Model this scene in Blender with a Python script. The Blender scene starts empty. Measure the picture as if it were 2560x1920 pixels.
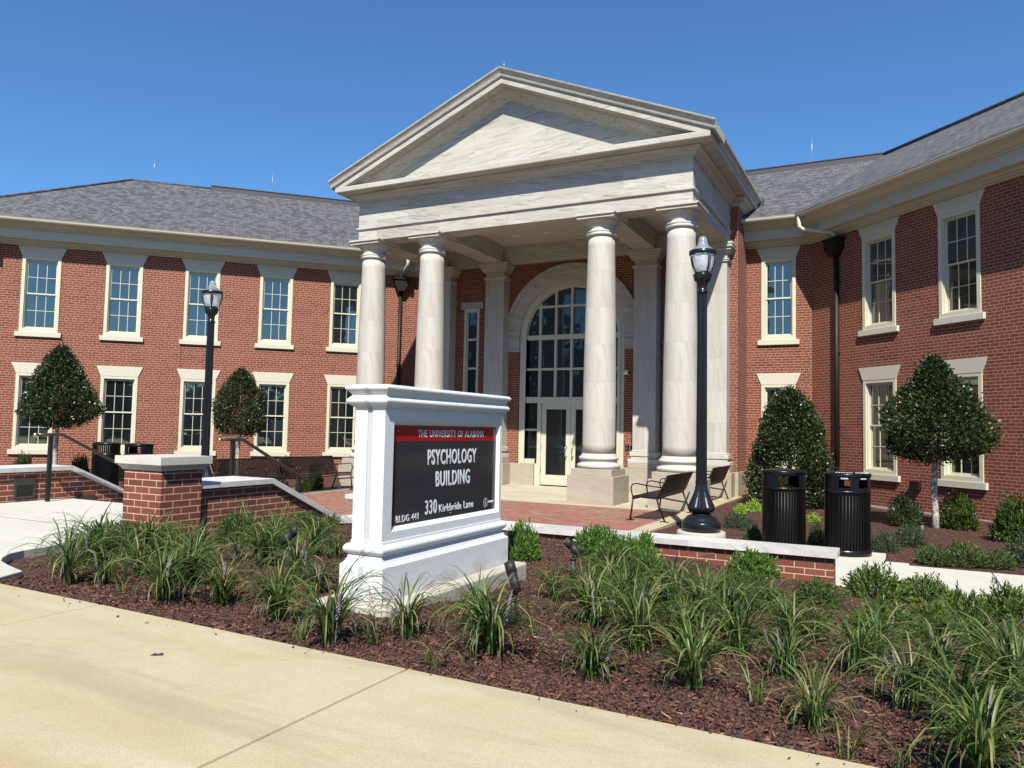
import bpy, math, random
import numpy as np
from mathutils import Matrix, Vector

sc = bpy.context.scene
R2 = math.sqrt(.5)
# ------------------------------------------------------------------ camera
cam_d = bpy.data.cameras.new("camera")
cam = bpy.data.objects.new("camera", cam_d)
sc.collection.objects.link(cam)
sc.camera = cam
cam_d.sensor_width = 36.0
cam_d.lens = 1911.15 / 2560 * 36.0
cam_d.clip_start = 0.05
cam_d.clip_end = 3000
Rv = Vector((0.89234854, 0.45087826, 0.02056424))
Uv = Vector((0.00811915, -0.06159009, 0.9980685))
Fv = Vector((-0.45127394, 0.890458, 0.05862057))
cam.matrix_world = Matrix(((Rv.x, Uv.x, -Fv.x, 8.231), (Rv.y, Uv.y, -Fv.y, -12.937), (Rv.z, Uv.z, -Fv.z, 1.593), (0, 0, 0, 1)))

# ------------------------------------------------------------------ light
SUN = Vector((.337, -.826, 1.0)).normalized()
elev = math.asin(SUN.z)
azim = math.atan2(SUN.x, SUN.y)
world = bpy.data.worlds.new("World")
sc.world = world
world.use_nodes = True
wn = world.node_tree
wn.nodes.clear()
sky = wn.nodes.new("ShaderNodeTexSky")
sky.sky_type = 'NISHITA'
sky.sun_disc = False
sky.sun_elevation = elev
sky.sun_rotation = azim
sky.air_density = 1.0
sky.dust_density = 0.3
sky.ozone_density = 2.0
bg = wn.nodes.new("ShaderNodeBackground")
bg.inputs[1].default_value = 0.068
wo = wn.nodes.new("ShaderNodeOutputWorld")
# clear blue tint of the whole sky (lights the scene with the same colour it shows)
grade = wn.nodes.new('ShaderNodeMix')
grade.data_type = 'RGBA'
grade.blend_type = 'MULTIPLY'
grade.inputs[0].default_value = 1.0
grade.inputs[7].default_value = (.64, 1.05, 1.42, 1)
wn.links.new(sky.outputs[0], grade.inputs[6])
wn.links.new(grade.outputs[2], bg.inputs[0])
wn.links.new(bg.outputs[0], wo.inputs[0])
sd = bpy.data.lights.new("sun", 'SUN')
sd.energy = 5.0
sd.angle = math.radians(.5)
sd.color = (1, .94, .82)
so = bpy.data.objects.new("sun", sd)
sc.collection.objects.link(so)
so.rotation_euler = SUN.to_track_quat('Z', 'Y').to_euler()
so.location = (0, 0, 30)
sc.view_settings.view_transform = 'Standard'
sc.view_settings.look = 'None'
sc.view_settings.gamma = 1
sc.view_settings.exposure = 0.72
try:
    sc.cycles.max_bounces = 8
    sc.cycles.diffuse_bounces = 2
    sc.cycles.transparent_max_bounces = 12
except Exception:
    pass


# ------------------------------------------------------------------ materials
class NT:
    def __init__(s, name):
        s.m = bpy.data.materials.new(name)
        s.m.use_nodes = True
        s.t = s.m.node_tree
        s.t.nodes.clear()
        s.out = s.n("ShaderNodeOutputMaterial")
        s.b = s.n("ShaderNodeBsdfPrincipled")
        s.l(s.b.outputs[0], s.out.inputs[0])

    def n(s, typ, **kw):
        x = s.t.nodes.new(typ)
        for k, v in kw.items():
            setattr(x, k, v)
        return x

    def l(s, a, b):
        s.t.links.new(a, b)

    def put(s, sock, v):
        if v is None:
            return
        if isinstance(v, bpy.types.NodeSocket):
            s.l(v, sock)
        else:
            if isinstance(v, (tuple, list)) and len(v) == 3 and sock.type == 'RGBA':
                v = (*v, 1)
            sock.default_value = v

    def math(s, op, a, b=None, c=None):
        x = s.n("ShaderNodeMath", operation=op)
        s.put(x.inputs[0], a)
        s.put(x.inputs[1], b)
        s.put(x.inputs[2], c)
        return x.outputs[0]

    def mix(s, f, a, b, mode='MIX'):
        x = s.n("ShaderNodeMix", data_type='RGBA', blend_type=mode)
        s.put(x.inputs[0], f)
        s.put(x.inputs[6], a)
        s.put(x.inputs[7], b)
        return x.outputs[2]

    def noise(s, vec, scale, detail=4, rough=.55, dist=0):
        x = s.n("ShaderNodeTexNoise")
        s.put(x.inputs['Vector'], vec)
        x.inputs['Scale'].default_value = scale
        x.inputs['Detail'].default_value = detail
        x.inputs['Roughness'].default_value = rough
        x.inputs['Distortion'].default_value = dist
        return x.outputs[0]

    def ramp(s, f, stops):
        x = s.n("ShaderNodeValToRGB")
        e = x.color_ramp.elements
        while len(e) > 1:
            e.remove(e[-1])
        e[0].position = stops[0][0]
        e[0].color = (*stops[0][1], 1)
        for p, c in stops[1:]:
            q = e.new(p)
            q.color = (*c, 1)
        s.put(x.inputs[0], f)
        return x.outputs[0]

    def rng(s, f, a, b, c=0, d=1):
        x = s.n("ShaderNodeMapRange")
        s.put(x.inputs[0], f)
        for i, v in enumerate((a, b, c, d)):
            x.inputs[i + 1].default_value = v
        return x.outputs[0]

    def uv(s):
        return s.n("ShaderNodeUVMap").outputs[0]

    def obj(s):
        return s.n("ShaderNodeTexCoord").outputs['Object']

    def mapv(s, vec, scale=(1, 1, 1), rot=(0, 0, 0), loc=(0, 0, 0)):
        x = s.n("ShaderNodeMapping")
        s.put(x.inputs[0], vec)
        x.inputs['Scale'].default_value = scale
        x.inputs['Rotation'].default_value = rot
        x.inputs['Location'].default_value = loc
        return x.outputs[0]

    def bump(s, h, strength, dist=.01):
        x = s.n("ShaderNodeBump")
        s.put(x.inputs['Height'], h)
        x.inputs['Strength'].default_value = strength
        x.inputs['Distance'].default_value = dist
        s.l(x.outputs[0], s.b.inputs['Normal'])

    def bond(s, vec, w, h, m, header=0, off=(0, 0), stagger=.5, wob=0):
        """running bond: returns (mortar mask 1 = mortar, per-unit random)"""
        if wob:
            nz = s.n("ShaderNodeTexNoise")
            s.put(nz.inputs['Vector'], vec)
            nz.inputs['Scale'].default_value = 40
            a = s.n("ShaderNodeVectorMath", operation='SCALE')
            s.l(nz.outputs[1], a.inputs[0])
            a.inputs['Scale'].default_value = wob
            b = s.n("ShaderNodeVectorMath", operation='ADD')
            s.put(b.inputs[0], vec)
            s.l(a.outputs[0], b.inputs[1])
            vec = b.outputs[0]
        sep = s.n("ShaderNodeSeparateXYZ")
        s.put(sep.inputs[0], vec)
        u = s.math('ADD', sep.outputs[0], off[0] + 100 * w)
        v = s.math('ADD', sep.outputs[1], off[1] + 120 * h)
        row = s.math('FLOOR', s.math('DIVIDE', v, h))
        par = s.math('MODULO', row, 2)
        wd = w
        sh = s.math('MULTIPLY', par, stagger * w)
        if header:
            isH = s.math('LESS_THAN', s.math('MODULO', row, header), .5)
            wd = s.math('SUBTRACT', w, s.math('MULTIPLY', isH, w / 2))
            sh = s.math('ADD', sh, s.math('MULTIPLY', isH, w * .25))
        uu = s.math('DIVIDE', s.math('ADD', u, sh), wd)
        col = s.math('FLOOR', uu)
        fu = s.math('MULTIPLY', s.math('FRACT', uu), wd)
        fv = s.math('MULTIPLY', s.math('FRACT', s.math('DIVIDE', v, h)), h)
        mk = s.math('MAXIMUM', s.math('LESS_THAN', fu, m), s.math('LESS_THAN', fv, m))
        wnz = s.n("ShaderNodeTexWhiteNoise", noise_dimensions='2D')
        cb = s.n("ShaderNodeCombineXYZ")
        s.l(col, cb.inputs[0])
        s.l(row, cb.inputs[1])
        s.l(cb.outputs[0], wnz.inputs['Vector'])
        return mk, wnz.outputs[0], wnz.outputs[1]

    def set(s, **kw):
        for k, v in kw.items():
            s.put(s.b.inputs[k.replace('_', ' ')], v)
        return s


M = {}


def simple(name, col, rough=.5, metal=0, spec=.5, nz=.0, scale=20, bump=0):
    t = NT(name)
    c = col
    if nz:
        n = t.noise(t.obj(), scale, 5, .6)
        c = t.mix(t.rng(n, .3, .7), tuple(x * (1 - nz) for x in col), tuple(min(1, x * (1 + nz)) for x in col))
        if bump:
            t.bump(n, bump, .01)
    t.set(Base_Color=c, Roughness=rough, Metallic=metal)
    t.b.inputs['Specular IOR Level'].default_value = spec
    M[name] = t.m
    return t


def brickmat(name, w=.2032, h=.06773, m=.0088, header=6, off=(0, 0), wob=0, mort=(.48, .30, .215)):
    t = NT(name)
    mk, rnd, rc = t.bond(t.uv(), w, h, m, header, off, wob=wob)
    uvn = t.noise(t.uv(), 1.1, 4, .6)
    c = t.ramp(rnd, [(0, (.100, .025, .014)), (.3, (.155, .036, .018)), (.75, (.200, .047, .023)), (1, (.132, .041, .022))])
    fine = t.noise(t.uv(), 90, 3, .6)
    c = t.mix(t.rng(fine, .3, .75, 0, .45), c, (.09, .024, .018))
    c = t.mix(t.rng(uvn, .40, .62, 0, .34), c, (.205, .058, .030))
    c = t.mix(t.rng(t.noise(t.mapv(t.uv(), (1.6, .35, 1)), 1.3, 4, .6), .54, .72, 0, .3), c, (.10, .030, .020))
    mc = t.mix(t.rng(t.noise(t.uv(), 14, 3), .3, .7), tuple(x * .86 for x in mort), mort)
    c = t.mix(mk, c, mc)
    t.set(Base_Color=c, Roughness=.85)
    t.bump(t.math('ADD', t.math('MULTIPLY', mk, -1.0), t.math('MULTIPLY', fine, .35)), .5, .004)
    M[name] = t.m


brickmat('brick')
brickmat('pier_brick', wob=.004, m=.0095, header=0, mort=(0.487, 0.357, 0.278))


def stone(name, base=(.445, .435, .405), dark=(.165, .155, .135), w=1.9, h=.63, m=.005, off=(0, 0), rot=.5, joint=.55, vein=1.0, tone=1.0):
    t = NT(name)
    mk, rnd, rc = t.bond(t.uv(), w, h, m, 0, off)
    # veins tilt differently from block to block
    cmb = t.n("ShaderNodeVectorMath", operation='ADD')
    sc3 = t.n("ShaderNodeVectorMath", operation='SCALE')
    t.l(rc, sc3.inputs[0])
    sc3.inputs['Scale'].default_value = 9
    t.l(t.mapv(t.uv(), (1, 1, 1), (0, 0, rot)), cmb.inputs[0])
    t.l(sc3.outputs[0], cmb.inputs[1])
    v1 = t.noise(t.mapv(cmb.outputs[0], (.8, 11, 1)), 1.6, 7, .66, 1.3)
    v2 = t.noise(t.mapv(cmb.outputs[0], (.5, 3.5, 1)), 1.2, 4, .55, .6)
    c = t.mix(t.rng(v2, .35, .65, 0, .9), base, tuple(a * b for a, b in zip(base, (.88, .84, .78))))
    c = t.mix(t.rng(v1, .51, .68, 0, .62 * vein), c, dark)
    hs = t.n("ShaderNodeHueSaturation")
    t.put(hs.inputs['Color'], c)
    t.l(t.rng(rnd, 0, 1, .86 * tone, 1.08 * tone), hs.inputs['Value'])
    c = t.mix(t.math('MULTIPLY', mk, joint), hs.outputs[0], (.2, .18, .15))
    t.set(Base_Color=c, Roughness=.7)
    t.b.inputs['Specular IOR Level'].default_value = .3
    t.bump(t.noise(t.uv(), 60, 3), .12, .003)
    M[name] = t.m


stone('limestone', rot=.14, vein=1.25)
stone('shaft_stone', w=2.4, h=.8265, off=(0, .641), rot=1.42, vein=.5)
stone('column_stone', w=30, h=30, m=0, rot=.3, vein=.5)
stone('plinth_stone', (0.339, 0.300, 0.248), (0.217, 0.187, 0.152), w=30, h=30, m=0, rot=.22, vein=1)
stone('marble', (0.487, 0.483, 0.470), (0.278, 0.283, 0.287), w=1.22, h=30, m=.004, rot=.9, vein=.9)
stone('cap_stone', (0.461, 0.448, 0.413), (0.287, 0.274, 0.248), w=30, h=30, m=0, rot=.2, vein=.6)
stone('porch_stone', (0.461, 0.426, 0.335), (0.339, 0.300, 0.235), w=1.2, h=.6, m=.006, rot=.3, vein=.6)
simple('cream_paint', (0.522, 0.500, 0.383), .45, nz=.03, scale=3)
simple('cast_lintel', (0.487, 0.461, 0.383), .75, nz=.05, scale=8, bump=.1)
simple('cornice_paint', (0.435, 0.413, 0.335), .45, nz=.03, scale=2)
simple('gutter_paint', (0.470, 0.444, 0.348), .35, nz=.02, scale=2)
simple('white_stucco', (0.574, 0.592, 0.600), .6, nz=.03, scale=6, bump=.12)
t = NT('white_stucco')
n_ = t.noise(t.obj(), 9, 6, .65)
sp_ = t.n("ShaderNodeSeparateXYZ")
t.l(t.obj(), sp_.inputs[0])
f_ = t.math('MULTIPLY', t.rng(t.math('ADD', sp_.outputs[2], t.math('MULTIPLY', t.math('SUBTRACT', n_, .5), -.25)), .0, .13, .55, 0), t.rng(n_, .35, .6))
c_ = t.mix(t.rng(n_, .3, .7), (.545, .565, .575), (.585, .60, .61))
c_ = t.mix(t.rng(t.noise(t.mapv(t.obj(), (6, 6, .8)), 2.2, 4, .6), .55, .75, 0, .22), c_, (.47, .47, .45))
c_ = t.mix(f_, c_, (.30, .24, .19))
t.set(Base_Color=c_, Roughness=.55)
t.bump(t.math('ADD', t.noise(t.obj(), 45, 4), t.math('MULTIPLY', n_, .6)), .3, .006)
M['white_stucco'] = t.m
simple('door_paint', (0.479, 0.474, 0.374), .4, nz=.02)
simple('ceiling_paint', (0.435, 0.418, 0.365), .8)
simple('black_paint', (.006, .0065, .008), .25, spec=.3)
simple('black_slat', (.004, .004, .0045), .30, spec=.22)
simple('lamp_paint', (.009, .010, .014), .24, spec=.45, nz=.2, scale=60)
simple('bronze_paint', (.014, .011, .0095), .5, spec=.25, nz=.1)
simple('bench_paint', (.010, .007, .0065), .4, spec=.3)
simple('rail_paint', (.015, .0155, .017), .45, spec=.3)
simple('rail_top', (.085, .065, .045), .32, metal=.6)
simple('brass', (.45, .30, .13), .3, metal=1)
simple('spot_plastic', (.022, .020, .022), .5, spec=.3)
simple('steel', (.5, .5, .5), .3, metal=1)
simple('white_plastic', (.75, .75, .75), .4)
simple('ridge_metal', (.055, .05, .055), .45)
simple('mulch_stake', (.06, .05, .04), .8)
simple('sign_red', (.30, .003, .012), .16, spec=.5)
simple('sign_grey', (.020, .023, .028), .14, spec=.5)
simple('sign_letters', (.66, .68, .70), .5)
simple('seam_grey', (.42, .44, .46), .6)
simple('control_joint', (.07, .022, .018), .8)
simple('dark_void', (.01, .01, .01), .6)
simple('petal', (.33, .25, .36), .6, nz=.25, scale=90)
simple('pale_label', (.55, .57, .62), .5)
simple('soil_dark', (.05, .035, .025), .9)
simple('step_light_metal', (.04, .038, .03), .5)
simple('chimney_rod', (.6, .6, .6), .35, metal=.8)


def glassmat(name, tint, mixf, dark=(.004, .006, .008), rough=.01):
    t = NT(name)
    t.set(Base_Color=dark, Roughness=.25)
    g = t.n("ShaderNodeBsdfGlossy")
    g.inputs['Color'].default_value = (*tint, 1)
    g.inputs['Roughness'].default_value = rough
    wv = t.n("ShaderNodeBump")
    wv.inputs['Strength'].default_value = .16
    wv.inputs['Distance'].default_value = .02
    t.l(t.noise(t.n('ShaderNodeNewGeometry').outputs['Position'], 1.7, 2), wv.inputs['Height'])
    t.l(wv.outputs[0], g.inputs['Normal'])
    fr = t.n("ShaderNodeFresnel")
    fr.inputs[0].default_value = 1.5
    f = t.math('MULTIPLY', t.math('ADD', fr.outputs[0], mixf), 1.0)
    mx = t.n("ShaderNodeMixShader")
    t.l(f, mx.inputs[0])
    t.l(t.b.outputs[0], mx.inputs[1])
    t.l(g.outputs[0], mx.inputs[2])
    t.l(mx.outputs[0], t.out.inputs[0])
    M[name] = t.m


glassmat('window_glass', (.80, .86, .80), .13)
glassmat('entry_glass', (.75, .78, .8), .015)


def lampglass():
    t = NT('lamp_glass')
    t.set(Base_Color=(.72, .76, .82), Roughness=.18)
    t.b.inputs['Transmission Weight'].default_value = .55
    t.b.inputs['IOR'].default_value = 1.35
    sep = t.n("ShaderNodeSeparateXYZ")
    t.l(t.obj(), sep.inputs[0])
    w = t.math('SINE', t.math('MULTIPLY', sep.outputs[2], 260))
    t.bump(w, .5, .004)
    M['lamp_glass'] = t.m


lampglass()
t = NT('clear_dome')
t.set(Base_Color=(.60, .70, .86), Roughness=.08)
t.b.inputs['Transmission Weight'].default_value = .8
t.b.inputs['IOR'].default_value = 1.3
M['clear_dome'] = t.m


def roofmat():
    t = NT('shingle')
    mk, rnd, rc = t.bond(t.uv(), .21, .143, .026, 0, stagger=.37)
    mk2, rnd2, _ = t.bond(t.uv(), .11, .143, .0, 0, off=(.07, 0), stagger=.61)
    r = t.math('MULTIPLY', t.math('ADD', rnd, rnd2), .5)
    c = t.ramp(r, [(0, (.030, .030, .036)), (.35, (.052, .052, .060)), (.5, (.082, .082, .092)), (.7, (.103, .103, .113)), (1, (.128, .127, .136))])
    c = t.mix(t.math('MULTIPLY', mk, .7), c, (.03, .03, .035))
    c = t.mix(t.rng(t.noise(t.uv(), 150, 2), .3, .7, 0, .3), c, (.10, .10, .10))
    t.set(Base_Color=c, Roughness=.9)
    t.bump(t.math('MULTIPLY', mk, -1), .7, .008)
    M['shingle'] = t.m


roofmat()


def concretemat(name, c1, c2, stain, sc_=1.0, speck=.25, stain_amt=.5, cy=0):
    t = NT(name)
    o = t.n("ShaderNodeNewGeometry").outputs['Position']
    n1 = t.noise(o, .9 * sc_, 6, .62, .3)
    n2 = t.noise(t.mapv(o, (.6, 2.2, 1), (0, 0, .5)), 1.1 * sc_, 5, .6, .4)
    n3 = t.noise(o, 160, 3, .7)
    n4 = t.noise(o, 420, 2, .6)
    n5 = t.noise(t.mapv(o, (.35, 1.6, 1), (0, 0, .62)), 1.5 * sc_, 7, .68, .6)
    n6 = t.noise(o, 3.2 * sc_, 6, .7, .8)
    c = t.mix(t.rng(n1, .38, .62), c1, c2)
    c = t.mix(t.rng(n2, .50, .72, 0, stain_amt), c, stain)
    c = t.mix(t.rng(n5, .50, .64, 0, stain_amt * .8), c, tuple(a * b for a, b in zip(c1, (.66, .64, .66))))
    c = t.mix(t.rng(n6, .52, .68, 0, stain_amt * .7), c, tuple(a * b for a, b in zip(c1, (.96, .80, .52))))
    c = t.mix(t.rng(n3, .42, .66, 0, speck), c, tuple(a * .55 for a in c1))
    c = t.mix(t.rng(n4, .55, .72, 0, speck), c, tuple(min(1, a * 1.4) for a in c1))
    t.set(Base_Color=c, Roughness=.85)
    t.b.inputs['Specular IOR Level'].default_value = .25
    t.bump(t.math('ADD', n3, t.math('MULTIPLY', n4, .5)), .25, .004)
    M[name] = t.m
    return t


concretemat('walk_tan', (.415, .362, .238), (.455, .405, .278), (.37, .28, .145), speck=.55, stain_amt=.62)
concretemat('walk_pale', (0.461, 0.452, 0.400), (0.496, 0.487, 0.435), (0.400, 0.365, 0.296), speck=.12, stain_amt=.25)
concretemat('footing', (0.392, 0.374, 0.322), (0.435, 0.418, 0.365), (0.296, 0.270, 0.226), speck=.2)
concretemat('joint_filler', (0.174, 0.157, 0.144), (0.217, 0.191, 0.174), (0.131, 0.113, 0.104), speck=.2)
concretemat('far_ground', (0.087, 0.113, 0.044), (0.122, 0.131, 0.061), (0.070, 0.078, 0.044))


def paver():
    t = NT('brick_paver')
    u = t.mapv(t.uv(), (1, 1, 1), (0, 0, math.radians(45)))
    # herringbone feel: two crossing bonds chosen by cell parity
    mk, rnd, _ = t.bond(u, .2, .1, .005, 0)
    c = t.ramp(rnd, [(0, (.20, .065, .045)), (.3, (.25, .08, .056)), (.55, (.275, .095, .066)), (.70, (.22, .075, .052)), (.76, (.17, .13, .09)), (1, (.21, .165, .115))])
    c = t.mix(t.rng(t.noise(t.uv(), 60, 3), .35, .7, 0, .35), c, (.18, .09, .062))
    c = t.mix(t.math('MULTIPLY', mk, .5), c, (.30, .22, .17))
    c = t.mix(t.rng(t.noise(t.uv(), 1.6, 3), .4, .7, 0, .2), c, (.30, .19, .14))
    t.set(Base_Color=c, Roughness=.85)
    t.bump(t.math('MULTIPLY', mk, -1), .4, .003)
    M['brick_paver'] = t.m


paver()


def mulch():
    t = NT('mulch')
    o = t.n("ShaderNodeNewGeometry").outputs['Position']
    v = t.n("ShaderNodeTexVoronoi")
    v.inputs['Scale'].default_value = 42
    t.l(t.mapv(o, (1, .55, 1), (0, 0, .6)), v.inputs['Vector'])
    v2 = t.n("ShaderNodeTexVoronoi")
    v2.inputs['Scale'].default_value = 75
    t.l(t.mapv(o, (.5, 1, 1), (0, 0, -.4)), v2.inputs['Vector'])
    sep = t.n("ShaderNodeSeparateColor")
    t.l(v.outputs['Color'], sep.inputs[0])
    c = t.ramp(sep.outputs[0], [(0, (.014, .005, .004)), (.4, (.054, .018, .011)), (.75, (.092, .031, .018)), (.93, (.125, .048, .029)), (1, (.18, .085, .055))])
    c = t.mix(t.rng(v2.outputs['Distance'], 0, .6, .5, 0), c, (.02, .009, .007))
    t.set(Base_Color=c, Roughness=.8)
    t.bump(t.math('ADD', t.math('MULTIPLY', v.outputs['Distance'], -.7), sep.outputs[1]), .9, .03)
    M['mulch'] = t.m
    t = NT('bark_chip')
    g = t.n("ShaderNodeNewGeometry")
    r = g.outputs['Random Per Island']
    c = t.ramp(r, [(0, (.016, .006, .005)), (.3, (.050, .017, .011)), (.62, (.088, .031, .019)), (.86, (.125, .048, .031)), (.95, (.15, .075, .056)), (.985, (.22, .07, .028)), (1, (.36, .22, .12))])
    n = t.noise(g.outputs['Position'], 130, 3)
    c = t.mix(t.rng(n, .3, .7, 0, .5), c, (.05, .022, .016))
    t.set(Base_Color=c, Roughness=.75)
    t.bump(n, .5, .004)
    M['bark_chip'] = t.m


mulch()


def leafmat(name, cols, rough=.38, trans=.18, spec=.5):
    t = NT(name)
    g = t.n("ShaderNodeNewGeometry")
    st = [(i / (len(cols) - 1), c) for i, c in enumerate(cols)]
    c = t.ramp(g.outputs['Random Per Island'], st)
    t.set(Base_Color=c, Roughness=rough)
    t.b.inputs['Specular IOR Level'].default_value = spec
    tr = t.n("ShaderNodeBsdfTranslucent")
    hs = t.n("ShaderNodeHueSaturation")
    hs.inputs['Value'].default_value = 1.6
    t.put(hs.inputs['Color'], c)
    t.l(hs.outputs[0], tr.inputs[0])
    mx = t.n("ShaderNodeMixShader")
    mx.inputs[0].default_value = trans
    t.l(t.b.outputs[0], mx.inputs[1])
    t.l(tr.outputs[0], mx.inputs[2])
    t.l(mx.outputs[0], t.out.inputs[0])
    M[name] = t.m


leafmat('holly_leaf', [(.008, .016, .006), (.018, .034, .010), (.036, .058, .018), (.085, .110, .040)], .36, .08, .33)
leafmat('liriope_leaf', [(.016, .042, .010), (.034, .072, .014), (.062, .108, .022), (.115, .165, .038), (.036, .070, .016), (.17, .20, .065), (.26, .22, .11)], .4, .3, .3)
leafmat('bright_leaf', [(.035, .085, .015), (.06, .13, .02), (.10, .19, .03), (.17, .26, .05)], .35, .25)
leafmat('round_leaf', [(.012, .024, .007), (.025, .050, .010), (.045, .085, .018), (.14, .19, .03)], .38, .2, .35)
leafmat('feather_leaf', [(.020, .042, .012), (.042, .076, .020), (.075, .118, .030), (.14, .185, .055)], .45, .25, .25)
leafmat('spread_leaf', [(.026, .055, .012), (.055, .10, .02), (.105, .16, .034), (.20, .25, .06)], .4, .26, .3)
leafmat('grey_leaf', [(.022, .042, .022), (.036, .062, .030), (.055, .085, .040), (.085, .115, .058)], .5, .15, .25)
leafmat('lime_leaf', [(.16, .26, .03), (.24, .36, .04), (.32, .42, .06)], .45, .3)
leafmat('dark_bush_leaf', [(.012, .018, .014), (.02, .035, .02), (.035, .05, .03), (.06, .035, .03)], .35, .1)
leafmat('far_leaf', [(.02, .04, .012), (.035, .06, .02), (.05, .08, .03)], .6, .1)


def bark():
    t = NT('bark')
    n = t.noise(t.mapv(t.obj(), (1, 1, .35)), 45, 4, .6)
    c = t.ramp(n, [(.35, (.16, .135, .11)), (.5, (.32, .29, .25)), (.62, (.52, .49, .44))])
    t.set(Base_Color=c, Roughness=.8)
    t.bump(n, .5, .01)
    M['bark'] = t.m


bark()

# ------------------------------------------------------------------ mesh helpers
COL = sc.collection


class MB:
    """collects faces; every face keeps its own vertices list index"""
    def __init__(s):
        s.v = []
        s.f = []
        s.uv = {}
        s.smooth = set()

    def quad(s, a, b, c, d, uv=None, sm=False):
        i = len(s.v)
        s.v += [tuple(a), tuple(b), tuple(c), tuple(d)]
        s.f.append((i, i + 1, i + 2, i + 3))
        if uv:
            s.uv[len(s.f) - 1] = uv
        if sm:
            s.smooth.add(len(s.f) - 1)

    def poly(s, pts):
        i = len(s.v)
        s.v += [tuple(p) for p in pts]
        s.f.append(tuple(range(i, i + len(pts))))

    def box(s, x0, x1, y0, y1, z0, z1):
        if x0 > x1: x0, x1 = x1, x0
        if y0 > y1: y0, y1 = y1, y0
        if z0 > z1: z0, z1 = z1, z0
        i = len(s.v)
        s.v += [(x0, y0, z0), (x1, y0, z0), (x1, y1, z0), (x0, y1, z0), (x0, y0, z1), (x1, y0, z1), (x1, y1, z1), (x0, y1, z1)]
        for f in ((0, 3, 2, 1), (4, 5, 6, 7), (0, 1, 5, 4), (1, 2, 6, 5), (2, 3, 7, 6), (3, 0, 4, 7)):
            s.f.append(tuple(i + k for k in f))

    def prism(s, pts, axis, a0, a1):
        """pts: 2D polygon; axis 'x','y','z' extrusion from a0 to a1 (counter-clockwise free)"""
        def P(p, a):
            if axis == 'z': return (p[0], p[1], a)
            if axis == 'y': return (p[0], a, p[1])
            return (a, p[0], p[1])
        n = len(pts)
        i = len(s.v)
        s.v += [P(p, a0) for p in pts] + [P(p, a1) for p in pts]
        for k in range(n):
            j = (k + 1) % n
            s.f.append((i + k, i + j, i + n + j, i + n + k))
        s.f.append(tuple(i + k for k in reversed(range(n))))
        s.f.append(tuple(i + n + k for k in range(n)))

    def cyl(s, p0, p1, r0, r1=None, n=12, caps=True):
        r1 = r0 if r1 is None else r1
        p0, p1 = Vector(p0), Vector(p1)
        d = (p1 - p0).normalized()
        a = d.orthogonal().normalized()
        b = d.cross(a)
        i = len(s.v)
        for p, r in ((p0, r0), (p1, r1)):
            for k in range(n):
                t = 2 * math.pi * k / n
                s.v.append(tuple(p + a * (r * math.cos(t)) + b * (r * math.sin(t))))
        for k in range(n):
            j = (k + 1) % n
            s.smooth.add(len(s.f))
            s.f.append((i + k, i + j, i + n + j, i + n + k))
        if caps:
            s.f.append(tuple(i + k for k in reversed(range(n))))
            s.f.append(tuple(i + n + k for k in range(n)))

    def tube(s, pts, r, n=10):
        pts = [Vector(p) for p in pts]
        i = len(s.v)
        up = None
        for q, p in enumerate(pts):
            d = (pts[min(q + 1, len(pts) - 1)] - pts[max(q - 1, 0)]).normalized()
            if up is None:
                up = d.orthogonal().normalized()
            a = (up - d * up.dot(d)).normalized()
            up = a
            b = d.cross(a)
            rr = r[q] if isinstance(r, (list, tuple)) else r
            for k in range(n):
                t = 2 * math.pi * k / n
                s.v.append(tuple(p + a * (rr * math.cos(t)) + b * (rr * math.sin(t))))
        for q in range(len(pts) - 1):
            for k in range(n):
                j = (k + 1) % n
                s.smooth.add(len(s.f))
                s.f.append((i + q * n + k, i + q * n + j, i + (q + 1) * n + j, i + (q + 1) * n + k))
        s.f.append(tuple(i + k for k in reversed(range(n))))
        s.f.append(tuple(i + (len(pts) - 1) * n + k for k in range(n)))

    def lathe(s, prof, n=32, cx=0, cy=0, flute=0, fn=0, capt=True, capb=True, sx=1, sy=1, ruv=None):
        i = len(s.v)
        for (r, z) in prof:
            for k in range(n):
                t = 2 * math.pi * k / n
                rr = r * (1 - (flute * (k % 2))) if flute else r
                s.v.append((cx + rr * math.cos(t) * sx, cy + rr * math.sin(t) * sy, z))
        for q in range(len(prof) - 1):
            for k in range(n):
                j = (k + 1) % n
                fi = len(s.f)
                s.f.append((i + q * n + k, i + q * n + j, i + (q + 1) * n + j, i + (q + 1) * n + k))
                if not flute:
                    s.smooth.add(fi)
                if ruv:
                    u0, u1 = 2 * math.pi * ruv * k / n, 2 * math.pi * ruv * (k + 1) / n
                    s.uv[fi] = [(u0, prof[q][1]), (u1, prof[q][1]), (u1, prof[q + 1][1]), (u0, prof[q + 1][1])]
        if capb: s.f.append(tuple(i + k for k in reversed(range(n))))
        if capt: s.f.append(tuple(i + (len(prof) - 1) * n + k for k in range(n)))

    def sphere(s, c, r, n=16, m=10, sz=1):
        prof = [(max(1e-4, r * math.sin(math.pi * k / m)), c[2] - r * sz * math.cos(math.pi * k / m)) for k in range(m + 1)]
        s.lathe(prof, n, c[0], c[1])

    def sweep(s, prof, path, closed_prof=True, cap=True):
        """prof [(offset, z)], path = 2D points; offset goes to the right-hand side of travel"""
        rows = []
        n = len(path)
        P = [Vector(p) for p in path]
        for q in range(n):
            dirs = []
            if q > 0: dirs.append((P[q] - P[q - 1]).normalized())
            if q < n - 1: dirs.append((P[q + 1] - P[q]).normalized())
            nr = [Vector((d.y, -d.x)) for d in dirs]
            if len(nr) == 2:
                mv = nr[0] + nr[1]
                mv = mv / (mv.dot(nr[0]))
            else:
                mv = nr[0]
            rows.append([(P[q].x + mv.x * o, P[q].y + mv.y * o, z) for o, z in prof])
        m = len(prof)
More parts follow.
